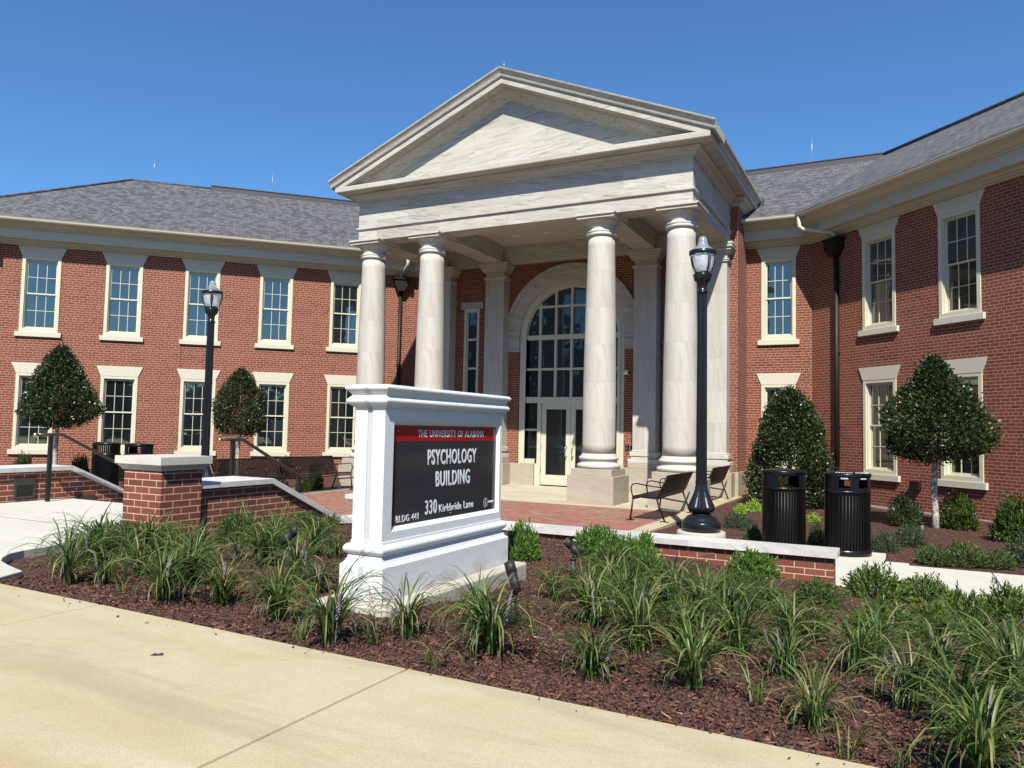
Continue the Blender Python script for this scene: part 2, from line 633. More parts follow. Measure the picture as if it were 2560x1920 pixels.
        for q in range(n - 1):
            for k in range(m if closed_prof else m - 1):
                j = (k + 1) % m
                s.quad(rows[q][k], rows[q + 1][k], rows[q + 1][j], rows[q][j])
        if cap and closed_prof:
            s.poly(list(reversed(rows[0])))
            s.poly(rows[-1])

    def build(s, name, mat, parent=None, mat_local=None, bevel=0, merge=True):
        me = bpy.data.meshes.new(name)
        me.from_pydata(s.v, [], s.f)
        me.materials.append(M[mat] if isinstance(mat, str) else mat)
        me.update()
        uvl = me.uv_layers.new(name="UVMap")
        data = np.zeros(len(me.loops) * 2, dtype=np.float32)
        for p in me.polygons:
            if p.index in s.uv:
                us = s.uv[p.index]
                for a, li in enumerate(p.loop_indices):
                    data[2 * li:2 * li + 2] = us[a]
                continue
            nn = p.normal
            t = Vector((-nn.y, nn.x, 0))
            if t.length < .05 * 1: t = Vector((1, 0, 0))
            t.normalize()
            b = nn.cross(t)
            if abs(nn.z) > .97:
                t = Vector((1, 0, 0)); b = Vector((0, 1, 0))
            for a, li in enumerate(p.loop_indices):
                co = me.vertices[me.loops[li].vertex_index].co
                data[2 * li] = co.dot(t)
                data[2 * li + 1] = co.dot(b)
        uvl.data.foreach_set('uv', data)
        sm = np.zeros(len(me.polygons), dtype=bool)
        for k in s.smooth: sm[k] = True
        me.polygons.foreach_set('use_smooth', sm)
        o = bpy.data.objects.new(name, me)
        COL.objects.link(o)
        if parent: o.parent = parent
        if mat_local is not None: o.matrix_local = mat_local
        if bevel:
            md = o.modifiers.new("edge", 'BEVEL')
            md.width = bevel
            md.segments = 2
            md.limit_method = 'ANGLE'
            md.angle_limit = math.radians(50)
        return o


def npobj(name, V, F, mat, parent=None, mat_local=None, smooth=False):
    """numpy arrays -> object; F is (m,4) or (m,3)"""
    me = bpy.data.meshes.new(name)
    V = np.asarray(V, dtype=np.float32)
    F = np.asarray(F, dtype=np.int32)
    k = F.shape[1]
    me.vertices.add(len(V))
    me.vertices.foreach_set('co', V.ravel())
    me.loops.add(F.size)
    me.loops.foreach_set('vertex_index', F.ravel())
    me.polygons.add(len(F))
    me.polygons.foreach_set('loop_start', np.arange(0, F.size, k, dtype=np.int32))
    try:
        me.polygons.foreach_set('loop_total', np.full(len(F), k, dtype=np.int32))
    except Exception:
        pass
    me.update(calc_edges=True)
    me.validate()
    if smooth:
        me.polygons.foreach_set('use_smooth', np.ones(len(F), dtype=bool))
    me.materials.append(M[mat])
    o = bpy.data.objects.new(name, me)
    COL.objects.link(o)
    if parent: o.parent = parent
    if mat_local is not None: o.matrix_local = mat_local
    return o


def tag(o, label, cat, group=None):
    o['label'] = label
    o['category'] = cat
    if group: o['group'] = group
    return o


def struct(o):
    o['kind'] = 'structure'
    return o


def empty(name, loc=(0, 0, 0), rz=0, label=None, cat=None, group=None):
    o = bpy.data.objects.new(name, None)
    COL.objects.link(o)
    o.location = loc
    o.rotation_euler = (0, 0, rz)
    o.empty_display_size = .2
    if label:
        assert len(label.split()) <= 16, label
        tag(o, label, cat, group)
    return o


def copy_tree(o, loc=None, rz=None, parent=None, label=None, scale=None):
    c = o.copy()
    COL.objects.link(c)
    if parent is not None: c.parent = parent
    if loc is not None: c.location = loc
    if rz is not None: c.rotation_euler = (0, 0, rz)
    if scale is not None: c.scale = scale
    if label:
        assert len(label.split()) <= 16, label
        c['label'] = label
    for ch in list(o.children):
        copy_tree(ch, parent=c)
    return c


# ------------------------------------------------------------------ frames of the three facades (x along wall, y outward)
def frame(px, py, ang):
    return Matrix.Translation((px, py, 0)) @ Matrix.Rotation(ang, 4, 'Z')


PL = (-6.092, 8.154)
PR = (6.241, 8.154)
FL = frame(PL[0], PL[1], math.radians(225))     # x runs towards the left end, y = outward
FR = frame(PR[0], PR[1], math.radians(135))     # x negative runs towards the right end
FM = frame(0, 8.154, math.radians(180))
FB = frame(0, 6.897, math.radians(180))

bld = empty('brick_building', (0, 0, 0), 0, 'two storey red brick building with white stone columned portico and grey shingle roof', 'building')


def wall(name, x0, x1, z0, z1, holes, F, th=.3, mat='brick'):
    b = MB()
    xs = sorted(set([x0, x1] + [h[0] for h in holes] + [h[1] for h in holes]))
    zs = sorted(set([z0, z1] + [h[2] for h in holes] + [h[3] for h in holes]))
    for i in range(len(xs) - 1):
        for j in range(len(zs) - 1):
            cx, cz = (xs[i] + xs[i + 1]) / 2, (zs[j] + zs[j + 1]) / 2
            if any(h[0] < cx < h[1] and h[2] < cz < h[3] for h in holes): continue
            b.quad((xs[i + 1], 0, zs[j]), (xs[i], 0, zs[j]), (xs[i], 0, zs[j + 1]), (xs[i + 1], 0, zs[j + 1]))
            b.quad((xs[i], -th, zs[j]), (xs[i + 1], -th, zs[j]), (xs[i + 1], -th, zs[j + 1]), (xs[i], -th, zs[j + 1]))
    for h in holes:
        a, c, e, f = h
        b.quad((a, 0, e), (a, 0, f), (a, -th, f), (a, -th, e))
        b.quad((c, -th, e), (c, -th, f), (c, 0, f), (c, 0, e))
        b.quad((a, 0, f), (c, 0, f), (c, -th, f), (a, -th, f))
        b.quad((a, -th, e), (c, -th, e), (c, 0, e), (a, 0, e))
    b.quad((x0, 0, z0), (x0, -th, z0), (x0, -th, z1), (x0, 0, z1))
    b.quad((x1, -th, z0), (x1, 0, z0), (x1, 0, z1), (x1, -th, z1))
    b.quad((x0, 0, z1), (x0, -th, z1), (x1, -th, z1), (x1, 0, z1))
    return b.build(name, mat, bld, F)


# ------------------------------------------------------------------ sash window (origin: centre of sill top on the wall plane)
WH_U = 6.262 - 4.088
WH_L = 2.905 - .727


def ring(b, x0, x1, z0, z1, t, y0, y1, tb=None, tt=None):
    tb = t if tb is None else tb
    tt = t if tt is None else tt
    b.box(x0, x0 + t, y0, y1, z0, z1)
    b.box(x1 - t, x1, y0, y1, z0, z1)
    b.box(x0 + t, x1 - t, y0, y1, z0, z0 + tb)
    b.box(x0 + t, x1 - t, y0, y1, z1 - tt, z1)


def sash_window(W=.99, H=WH_U, LT=1.241, LH=.302, SW=1.174):
    w = W / 2
    b = MB()
    ring(b, -w, w, 0, H, .088, -.09, .022, .095, .075)
    ring(b, -w + .088, w - .088, .095, H - .075, .022, -.11, -.02, .025, .02)
    root = b.build('window', 'cream_paint', bld, bevel=.004)
    i0, i1 = -w + .11, w - .11
    zb, zt = .12, H - .095
    mid = (zb + zt) / 2 + .02
    for (a, c, y) in ((mid - .02, zt, -.075), (zb, mid + .02, -.105)):
        s = MB()
        ring(s, i0, i1, a, c, .030, y - .03, y, .04, .033)
        gx0, gx1, gz0, gz1 = i0 + .03, i1 - .03, a + .04, c - .033
        for k in (1, 2):
            x = gx0 + (gx1 - gx0) * k / 3
            s.box(x - .0075, x + .0075, y - .022, y - .005, gz0, gz1)
        zz = (gz0 + gz1) / 2
        s.box(gx0, gx1, y - .022, y - .004, zz - .0075, zz + .0075)
        s.build('sash', 'cream_paint', root)
        g = MB()
        g.quad((gx1, y - .018, gz0), (gx0, y - .018, gz0), (gx0, y - .018, gz1), (gx1, y - .018, gz1))
        g.box(gx0, gx1, y - .026, y - .0185, gz0, gz1)
        g.build('pane', 'window_glass', root)
    s = MB()
    s.box(-SW / 2, SW / 2, -.1, .07, -.137, -.001)
    s.build('sill', 'cast_lintel', root, bevel=.006)
    l = MB()
    l.prism([(-w, H + .001), (w, H + .001), (LT / 2, H + LH), (-LT / 2, H + LH)], 'y', -.1, .028)
    l.build('lintel', 'cast_lintel', root)
    return root


def place_window(src, F, x, z, first):
    o = src if first else copy_tree(src)
    o.matrix_local = F @ Matrix.Translation((x, 0, z))
    return o


wU = sash_window()
wM = sash_window(W=.87, LT=1.115, SW=1.05)
LX = [2.302 + 2.163 * k for k in range(5)]
RX = [-2.261, -4.414, -6.57, -8.73]
first = True
hl, hr = [], []
for x in LX:
    for z in (4.088, .727):
        place_window(wU, FL, x, z, first)
        first = False
        hl.append((x - .495, x + .495, z - .06, z + WH_U + .1))
for x in RX:
    for z in (4.088, .727):
        place_window(wU, FR, x, z, False)
        hr.append((x - .495, x + .495, z - .06, z + WH_U + .1))
hm = []
first = True
for x in (-5.408, 5.408):
    for z in (4.088, .727):
        place_window(wM, FM, x, z, first)
        first = False
        hm.append((x - .435, x + .435, z - .06, z + WH_U + .1))
WT = 6.564
LEND = 12.95
wall('left_wing_wall', 0, LEND, -.3, 6.75, hl, FL)
wall('right_wing_wall', -13, 0, -.3, 6.75, hr, FR)
wall('link_wall', -6.241, -4.4, -.3, 6.75, hm[:2], FM)
wall('link_wall', 4.4, 6.092, -.3, 6.75, hm[2:], FM)
b = MB()
b.box(LEND - .3, LEND, -8, -.301, -.3, 6.75)
b.build('end_wall', 'brick', bld, FL)
# stone water-table strip under the right wing bricks
b = MB()
b.box(-13, -.1, .002, .03, -.3, .0)
b.build('base_course', 'footing', bld, FR)
b = MB()
b.box(.1, LEND, .002, .03, -.3, .0)
b.build('base_course', 'footing', bld, FL)

for (F, x, z0, z1) in ((FL, LX[2] + .53, 3.21, 3.94), (FL, LX[4] + .53, 3.21, 3.94), (FR, RX[0] - .50, 3.21, 3.94), (FL, LX[2] + .53, -.2, .58)):
    b = MB(); b.box(x - .006, x + .006, .0, .003, z0, z1)
    b.build('control_joint', 'control_joint', bld, F)

# centre block front wall with the arched opening (front at y = 6.897)
AR = 1.60          # radius of the arched opening
SP = 4.25          # springing height
def centre_wall():
    b = MB()
    X1 = 4.586
    th = .3
    def q(xa, xb, za, zb):
        b.quad((xb, 0, za), (xa, 0, za), (xa, 0, zb), (xb, 0, zb))
    for sg in (-1, 1):
        xs = sorted([sg * AR, sg * X1])
        nx = sorted([sg * 2.95, sg * 3.47])
        # left / right panels with a narrow window hole
        for (xa, xb, za, zb) in ((xs[0], nx[0], -.1, 7.42), (nx[1], xs[1], -.1, 7.42), (nx[0], nx[1], 5.17, 7.42), (nx[0], nx[1], -.1, .62)):
            q(xa, xb, za, zb)
        a, c, e, f = nx[0], nx[1], .62, 5.17
        b.quad((a, 0, e), (a, 0, f), (a, -th, f), (a, -th, e))
        b.quad((c, -th, e), (c, -th, f), (c, 0, f), (c, 0, e))
        b.quad((a, 0, f), (c, 0, f), (c, -th, f), (a, -th, f))
        b.quad((a, -th, e), (c, -th, e), (c, 0, e), (a, 0, e))
        b.quad((sg * AR, 0, -.1), (sg * AR, 0, SP), (sg * AR, -th, SP), (sg * AR, -th, -.1))
    n = 40
    for k in range(n):
        t0, t1 = math.pi * k / n, math.pi * (k + 1) / n
        p0 = (AR * math.cos(t0), SP + AR * math.sin(t0))
        p1 = (AR * math.cos(t1), SP + AR * math.sin(t1))
        b.quad((p0[0], 0, p0[1]), (p1[0], 0, p1[1]), (p1[0], 0, 7.42), (p0[0], 0, 7.42))
        b.quad((p0[0], 0, p0[1]), (p0[0], -th, p0[1]), (p1[0], -th, p1[1]), (p1[0], 0, p1[1]))
    # side returns and back
    b.quad((X1, 0, -.1), (X1, -1.3, -.1), (X1, -1.3, 7.42), (X1, 0, 7.42))
    b.quad((-X1, -1.3, -.1), (-X1, 0, -.1), (-X1, 0, 7.42), (-X1, -1.3, 7.42))
    b.build('centre_wall', 'brick', bld, FB)


centre_wall()
# low stone base of the centre block (0.62 high, stands proud)
for sg in (-1, 1):
    b = MB()
    xs = sorted([sg * 1.42, sg * 4.62])
    b.box(xs[0], xs[1], .0, .045, 0, .62)
    xs = sorted([sg * 4.588, sg * 4.62])
    b.box(xs[0], xs[1], -1.3, -.001, 0, .62)
    xs = sorted([sg * 1.07, sg * 1.4195])
    b.box(xs[0], xs[1], -.2, .04, 0, .62)
    b.build('stone_base', 'plinth_stone', bld, FB, bevel=.006)

# stone arch ring and imposts
def arch_ring(r0, r1, y0, y1, name, mat, parent, F, n=48, z0=SP):
    b = MB()
    for k in range(n):
        t0, t1 = math.pi * k / n, math.pi * (k + 1) / n
        def P(r, t, y): return (r * math.cos(t), y, z0 + r * math.sin(t))
        for (ra, rb, ya, yb) in ((r0, r1, y1, y1), (r1, r1, y1, y0), (r0, r0, y0, y1)):
            b.quad(P(ra, t0, ya), P(ra, t1, ya), P(rb, t1, yb), P(rb, t0, yb))
    for sg in (0, math.pi):
        b.quad((r0 * math.cos(sg), y0, z0), (r1 * math.cos(sg), y0, z0), (r1 * math.cos(sg), y1, z0), (r0 * math.cos(sg), y1, z0))
    return b.build(name, mat, parent, F)


ar = arch_ring(1.585, 2.02, -.12, .05, 'arch_surround', 'limestone', bld, FB)
arch_ring(1.93, 2.06, 0, .075, 'arch_moulding', 'limestone', ar, Matrix.Identity(4))
arch_ring(1.62, 1.90, .03, .055, 'arch_face', 'limestone', ar, Matrix.Identity(4))
for sg in (-1, 1):
    b = MB()
    for (a, c, y, z0, z1) in ((1.585, 2.0, .06, 3.83, 3.90), (1.585, 2.0, .045, 3.901, 4.12), (1.585, 2.03, .08, 4.121, 4.249)):
        xs = sorted([sg * a, sg * c])
        b.box(xs[0], xs[1], -.12, y, z0, z1)
    b.build('impost', 'limestone', bld, FB, bevel=.006)

# ------------------------------------------------------------------ entrance glazing
def entrance():
    b = MB()
    yf = -.06
    # casing
    for sg in (-1, 1):
        xs = sorted([sg * 1.39, sg * 1.583])
        b.box(xs[0], xs[1], -.2, yf + .04, .62, SP)
        xs = sorted([sg * 1.39, sg * 1.48])
        b.box(xs[0], xs[1], -.2, yf + .065, .62, SP)
        xs = sorted([sg * .90, sg * 1.068])
        b.box(xs[0], xs[1], -.2, yf + .03, 0, .75)
        xs = sorted([sg * .90, sg * 1.008])
        b.box(xs[0], xs[1], -.2, yf + .02, .7505, 2.35)
        xs = sorted([sg * 1.0085, sg * 1.3895])
        b.box(xs[0], xs[1], -.2, yf + .03, .621, .75)
        b.box(xs[0], xs[1], -.18, yf, 1.55, 1.61)
    b.box(-1.389, 1.389, -.2, yf + .02, 2.351, 2.52)
    b.box(-1.389, 1.389, -.19, yf + .015, 4.17, 4.30)
    b.box(-1.389, 1.389, -.18, yf - .004, 3.29, 3.35)
    b.box(-1.30, 1.30, -.18, yf - .004, 5.09, 5.15)
    for x in (-.98, -.49, 0, .49, .98):
        zt = SP + math.sqrt(max(0, 1.44 ** 2 - x * x))
        b.box(x - .032, x + .032, -.17, yf - .002, 2.521, 4.169)
        b.box(x - .032, x + .032, -.17, yf - .002, 4.301, zt)
    root = b.build('entrance_frame', 'door_paint', bld, FB, bevel=.003)
    arch_ring(1.42, 1.583, -.2, yf + .04, 'arch_casing', 'door_paint', root, Matrix.Identity(4))
    arch_ring(1.39, 1.48, -.19, yf + .065, 'arch_casing', 'door_paint', root, Matrix.Identity(4))
    g = MB()
    pts = [(1.44, 2.4), ] + [(1.44 * math.cos(math.pi * k / 40), SP + 1.44 * math.sin(math.pi * k / 40)) for k in range(41)] + [(-1.44, 2.4)]
    g.prism(pts, 'y', -.165, -.15)
    for sg in (-1, 1):
        xs = sorted([sg * .95, sg * 1.44])
        g.box(xs[0], xs[1], -.165, -.15, .65, 2.399)
    g.build('pane', 'entry_glass', root)
    for sg in (-1, 1):
        d = MB()
        xa, xb = sorted([sg * .004, sg * .897])
        d.box(xa, xb, -.13, -.085, .03, .316)
        d.box(xa, xb, -.13, -.085, 2.174, 2.345)
        d.box(xa, xa + .13, -.13, -.085, .3165, 2.1735)
        d.box(xb - .15, xb, -.13, -.085, .3165, 2.1735)
        dr = d.build('door', 'door_paint', bld, FB, bevel=.003)
        p = MB()
        p.box(xa + .1, xb - .1, -.115, -.105, .3, 2.2)
        p.build('pane', 'entry_glass', dr)
        h = MB()
        x = sg * .10
        h.tube([(x, -.085, .86), (x, .0, .85), (x, .03, .88), (x, .03, 1.10), (x, .0, 1.13), (x, -.085, 1.12)], .013, 8)
        h.build('handle', 'steel', dr)
        hg = MB()
        for z in (.45, 1.1, 1.6, 2.2):
            hg.box(sg * .893 - .012, sg * .893 + .012, -.085, -.07, z - .06, z + .06)
        hg.build('hinge', 'steel', dr)


entrance()

# narrow windows between the pilasters
def narrow_window():
    b = MB()
    w = .258
    ring(b, -w, w, 0, 4.54, .075, -.09, .02)
    ring(b, -w + .075, w - .075, .075, 4.465, .03, -.11, -.03)
    for z in (.95, 1.85, 2.75, 3.62):
        b.box(-w + .105, w - .105, -.10, -.05, z - .03, z + .03)
    r = b.build('narrow_window', 'cream_paint', bld)
    g = MB()
    g.box(-w + .08, w - .08, -.10, -.09, .08, 4.46)
    g.build('pane', 'entry_glass', r)
    l = MB()
    l.box(-.385, .385, -.05, .03, 4.541, 4.74)
    l.build('lintel', 'limestone', r)
    return r


nw = narrow_window()
nw.matrix_local = FB @ Matrix.Translation((3.21, 0, .63))
n2 = copy_tree(nw)
n2.matrix_local = FB @ Matrix.Translation((-3.21, 0, .63))

# ------------------------------------------------------------------ main cornice, gutter, roof
def LW(s_, o, z): return tuple(FL @ Vector((s_, o, z)))
def RW(t, o, z): return tuple(FR @ Vector((-t, o, z)))
path = [LW(LEND, -8, 0)[:2], LW(LEND, 0, 0)[:2], PL, PR, RW(13, 0, 0)[:2]]
prof = [(-.05, 6.572), (.05, 6.572), (.055, 6.60), (.12, 6.612), (.13, 6.635), (.20, 6.65), (.215, 6.69), (.40, 6.70), (.40, 6.95), (.44, 6.965), (.45, 6.99), (.50, 7.0), (.56, 7.05), (.62, 7.085), (.66, 7.13), (.66, 7.16), (-.05, 7.16)]
b = MB()
b.sweep(prof, path)
b.build('cornice', 'cornice_paint', bld)
gp = [(.655, 7.20)] + [(.735 - .078 * math.cos(math.pi * k / 8), 7.18 - .085 * math.sin(math.pi * k / 8)) for k in range(9)] + [(.822, 7.20), (.80, 7.205)]
b = MB()
b.sweep(gp, path)
b.build('gutter', 'gutter_paint', bld)
Eo, ze, Io, zi, Bo = .78, 7.20, -3.67, 9.87, -8.12
def mL(o, z): return (PL[0] + .41421 * o, PL[1] - o, z)
def mR(o, z): return (PR[0] - .41421 * o, PR[1] - o, z)
b = MB()
b.poly([mL(Eo, ze), mL(Io, zi), LW(LEND - 3.67, Io, zi), LW(LEND + .78, Eo, ze)])
b.poly([LW(LEND + .78, Eo, ze), LW(LEND - 3.67, Io, zi), LW(LEND + .78, Bo, ze)])
b.poly([LW(LEND + .78, Bo, ze), LW(LEND - 3.67, Io, zi), mL(Io, zi), mL(Bo, ze)])
b.poly([mR(Eo, ze), mR(Io, zi), mL(Io, zi), mL(Eo, ze)])
b.poly([mL(Bo, ze), mL(Io, zi), mR(Io, zi), mR(Bo, ze)])
b.poly([RW(13, Eo, ze), RW(13, Io, zi), mR(Io, zi), mR(Eo, ze)])
b.poly([mR(Bo, ze), mR(Io, zi), RW(13, Io, zi), RW(13, Bo, ze)])
roof = b.build('roof', 'shingle', bld)
b = MB()
b.sweep([(3.47, zi - .12), (3.87, zi - .12), (3.87, zi + .05), (3.89, zi + .05), (3.89, zi + .08), (3.45, zi + .08), (3.45, zi + .05), (3.47, zi + .05)],
        [LW(6.75, -7.34, 0)[:2], mL(-7.34, 0)[:2], mR(-7.34, 0)[:2]])
b.build('ridge_cap', 'ridge_metal', roof)
b = MB()
pts = [LW(LEND - 3.67, Io, zi + .02), LW(LEND + .78, Eo, ze + .02)]
b.tube(pts, .045, 6)
b.build('hip_cap', 'shingle', roof)
b = MB()
b.tube([LW(LEND - 3.67, Io, zi + .01), LW(6.7, Io, zi + .01)], .045, 6)
b.build('hip_cap', 'shingle', roof)
b = MB()
b.tube([mR(Io, zi + .03), RW(13, Io, zi + .03)], .07, 6)
b.build('hip_cap', 'shingle', roof)
for (p, h) in (((-11.7, 7.1), .75), ((2.6, 11.82), .8), ((-14.2, 4.2), .6), ((5.9, 11.82), 1.0)):
    b = MB()
    b.cyl((p[0], p[1], 9.75), (p[0], p[1], 9.87 + h), .0045, .003, 6)
    b.build('lightning_rod', 'chimney_rod', bld)

# downspouts with conductor heads
def downspout(F, x, head_x, label_only=None):
    b = MB()
    b.tube([(x, .06, 6.08), (x, .06, -.25)], .062, 10)
    for z in (5.4, 3.6, 1.8):
        b.box(x - .07, x + .07, .0, .075, z, z + .03)
    r = b.build('downspout', 'bronze_paint', bld, F)
    h = MB()
    h.prism([(-.22, 6.42), (.22, 6.42), (.22, 6.24), (.085, 6.04), (-.085, 6.04), (-.22, 6.24)], 'y', .0, .26)
    h.box(-.26, .26, -.0, .30, 6.421, 6.48)
    h.build('conductor_head', 'bronze_paint', r, Matrix.Translation((x, 0, 0)), bevel=.006)
    g = MB()
    g.tube([(head_x, .74, 7.12), (head_x, .74, 6.86), (head_x + (x - head_x) * .12, .68, 6.78), (x - (x - head_x) * .15, .22, 6.66), (x, .13, 6.60), (x, .13, 6.43)], .055, 12)
    g.build('gutter_outlet', 'gutter_paint', r)
    return r


downspout(FL, .55, .45)
downspout(FR, -.95, -.42)
downspout(FL, 12.32, 12.3)

# ------------------------------------------------------------------ columns (origin on axis at floor)
def column(detail=True):
    s = MB()
    sp = []
    z0, z1 = 1.09, 5.93
    for k in range(25):
        t = k / 24
        r = .365 - .066 * max(0, (t - .25) / .75) ** 1.5
        sp.append((r, z0 + (z1 - z0) * t))
    s.lathe(sp, 48, ruv=.36)
    root = s.build('column', 'shaft_stone', bld)
    c = MB()
    r = .30
    c.lathe([(r, 5.9305), (.335, 5.95), (.345, 5.975), (.345, 5.99), (.325, 5.995), (.33, 6.02), (.35, 6.04), (.335, 6.06), (.303, 6.065), (.303, 6.15), (.315, 6.165), (.318, 6.18), (.335, 6.185), (.335, 6.205), (.36, 6.23), (.385, 6.255), (.405, 6.285), (.41, 6.30)], 48)
    c.box(-.44, .44, -.44, .44, 6.301, 6.365)
    c.prism([(-.44, 6.3655), (.44, 6.3655), (.475, 6.385), (.475, 6.409), (-.475, 6.409), (-.475, 6.385)], 'y', -.475, .475)
    c.build('capital', 'column_stone', root)
    e = MB()
    tor = lambda rc, zc, a: [(rc + a * math.cos(t), zc + a * math.sin(t)) for t in [math.radians(q) for q in range(-80, 81, 20)]]
    e.lathe([(.40, .761)] + tor(.43, .816, .055) + [(.43, .872), (.415, .885), (.405, .91), (.41, .935), (.425, .942)] + tor(.40, .985, .042) + [(.405, 1.03), (.40, 1.045), (.38, 1.065), (.366, 1.0895)], 48)
    e.build('base', 'column_stone', root)
    p = MB()
    p.box(-.533, .533, -.533, .533, 0.001, .612)
    p.box(-.47, .47, -.47, .47, .6125, .76)
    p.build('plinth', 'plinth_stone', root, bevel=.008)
    return root


CY = 3.174
cl = column()
cl.location = (-4.082, CY, 0)
for x in (-2.264, 2.264, 4.082):
    copy_tree(cl, (x, CY, 0))


def pilaster():
    s = MB()
    y0 = .365
    s.box(-.307, .307, 0.001, y0, 1.10, 5.93)
    root = s.build('pilaster', 'shaft_stone', bld)
    def lay(items, name, mat):
        q = MB()
        for (e, z0, z1) in items:
            q.box(-.307 - e, .307 + e, .001, y0 + e, z0, z1)
        q.build(name, mat, root, bevel=.012)
    lay([(.04, 5.931, 5.97), (.055, 5.971, 6.0), (.0, 6.001, 6.13), (.03, 6.131, 6.16), (.07, 6.161, 6.21), (.11, 6.211, 6.28), (.15, 6.281, 6.35), (.165, 6.351, 6.409)], 'capital', 'column_stone')
    lay([(.02, 1.06, 1.0995), (.06, .945, 1.059), (.035, .875, .9445), (.10, .762, .8745)], 'base', 'column_stone')
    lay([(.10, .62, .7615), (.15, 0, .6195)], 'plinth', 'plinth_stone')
    return root


pi = pilaster()
first = True
for x in (4.082, 2.264, -2.264, -4.082):
    o = pi if first else copy_tree(pi)
    first = False
    o.matrix_local = FB @ Matrix.Translation((x, 0, 0))

# ------------------------------------------------------------------ entablature, ceiling, pediment
WE, YF, YB = 4.393, 2.888, 6.896
b = MB()
b.box(-WE, WE, YF, 3.46, 6.41, 7.44)
b.box(-WE, -3.79, 3.4605, YB, 6.41, 7.44)
b.box(3.79, WE, 3.4605, YB, 6.41, 7.44)
ent = b.build('entablature', 'limestone', bld)
b = MB()
for x in (-2.264, 2.264):
    b.box(x - .29, x + .29, 3.461, 6.50, 6.412, 6.95)
    b.box(x - .34, x + .34, 3.47, 6.50, 6.70, 6.95)
b.box(-3.789, 3.789, 6.501, YB, 6.3995, 6.95)
b.box(-3.789, 3.789, 6.44, 6.50, 6.70, 6.95)
b.build('ceiling_beam', 'limestone', ent)
b = MB()
b.box(-3.789, 3.789, 3.461, YB, 6.86, 6.93)
b.build('ceiling', 'ceiling_paint', ent)
for x in (-1.05, -.15, 1.2):
    b = MB()
    b.lathe([(.085, 6.852), (.10, 6.848), (.10, 6.859)], 20, x, 5.45)
    r = b.build('downlight', 'white_plastic', ent)
    b = MB()
    b.lathe([(.07, 6.845), (.07, 6.8515)], 20, x, 5.45)
    b.build('lens', 'pale_label', r)
Upath = [(-WE, YB), (-WE, YF), (WE, YF), (WE, YB)]
Upath = [(p[0], p[1]) for p in Upath]
# travel so that the right-hand side is outward: from (-WE,YB) forward to YF then right
b = MB()
b.sweep([(-.02, 6.704), (.03, 6.704), (.03, 6.715), (.045, 6.72), (.045, 6.765), (-.02, 6.768)], Upath)
b.build('taenia', 'limestone', ent)
Cp = [(-WE, YB), (-WE, YF), (WE, YF), (WE, YB)]
Cp2 = [(-4.60, 7.9), (-4.60, YB - .02), (-WE, YB - .021), (-WE, YF), (WE, YF), (WE, YB - .021), (4.60, YB - .02), (4.60, 7.9)]
b = MB()
b.sweep([(-.03, 7.415), (.02, 7.415), (.03, 7.435), (.045, 7.44), (.06, 7.48), (.10, 7.52), (.16, 7.555), (.19, 7.59), (.20, 7.61), (-.03, 7.61)], Cp2)
b.build('bed_moulding', 'limestone', ent)
# corona: fascia 0.486 in front of frieze, on three sides
b = MB()
b.sweep([(-.3, 7.655), (.18, 7.62), (.448, 7.64), (.455, 7.655), (.455, 7.755), (.44, 7.77), (-.3, 7.79)], [(-WE, 8.3), (-WE, YF), (WE, YF), (WE, 8.3)])
b.build('corona', 'limestone', ent)
# side cyma gutters, along Y
XE = 4.848
slope = (10.007 - 7.94) / 4.97
for sg in (-1, 1):
    b = MB()
    pr_ = [(4.83, 7.7705), (4.855, 7.79), (4.86, 7.82), (4.89, 7.86), (4.94, 7.89), (4.95, 7.90), (4.95, 7.935), (4.6, 8.0), (4.6, 7.7705)]
    b.prism([(sg * x, z) for x, z in pr_], 'y', 2.44, 8.35)
    b.build('side_cymatium', 'limestone', ent)
# tympanum
b = MB()
ta = 7.79
b.prism([(-4.5, ta), (4.5, ta), (0, ta + 4.5 * slope)], 'y', YF, YF + .2)
b.build('tympanum', 'limestone', ent)
# raking cornice : profile in (y, dz) measured square to the slope, extruded along both slopes
ct = math.cos(math.atan(slope))
def rake(prof, name, xend, clip=None):
    b = MB()
    for sg in (-1, 1):
        top = [(0, y, 10.007 + dz) for y, dz in prof]
        low = [(sg * xend, y, 10.007 - slope * xend + dz) for y, dz in prof]
        n = len(prof)
        for k in range(n):
            j = (k + 1) % n
            b.quad(top[k], low[k], low[j], top[j]) if sg > 0 else b.quad(low[k], top[k], top[j], low[j])
        b.poly(low)
    return b.build(name, 'limestone', ent)


rake([(2.29, 0), (2.30, -.035), (2.33, -.06), (2.37, -.12), (2.385, -.17), (2.395, -.19), (2.43, -.20), (3.3, -.20), (3.3, 0)], 'raking_cymatium', 4.965)
rake([(2.437, -.201), (2.437, -.345), (2.46, -.352), (2.89, -.36), (2.89, -.201)], 'raking_corona', 4.84)
rake([(2.67, -.3605), (2.69, -.40), (2.74, -.44), (2.80, -.49), (2.83, -.53), (2.86, -.55), (2.8875, -.60), (2.8875, -.3605)], 'raking_bed_moulding', 4.35)
# gable roof of the portico
b = MB()
for sg in (-1, 1):
    b.poly([(0, 2.6, 10.0), (sg * 4.95, 2.6, 10.0 - slope * 4.95), (sg * 4.95, 8.35, 10.0 - slope * 4.95), (sg * 4.95, 12.0, 10.0 - slope * 4.95), (0, 12.0, 10.0)])
b.build('portico_roof', 'ridge_metal', ent)
b = MB()
for sg in (-1, 1):
    pts = [(sg * 4.62, 7.62), (sg * 4.99, 7.62), (sg * 4.99, 7.99), (sg * 4.62, 8.1)]
    b.prism(pts, 'y', 8.3, 8.52)
b.build('flashing', 'ridge_metal', ent)
b = MB()
b.cyl((0, 2.55, 9.99), (0, 2.55, 10.25), .006, .004, 6)
b.build('lightning_rod', 'chimney_rod', bld)

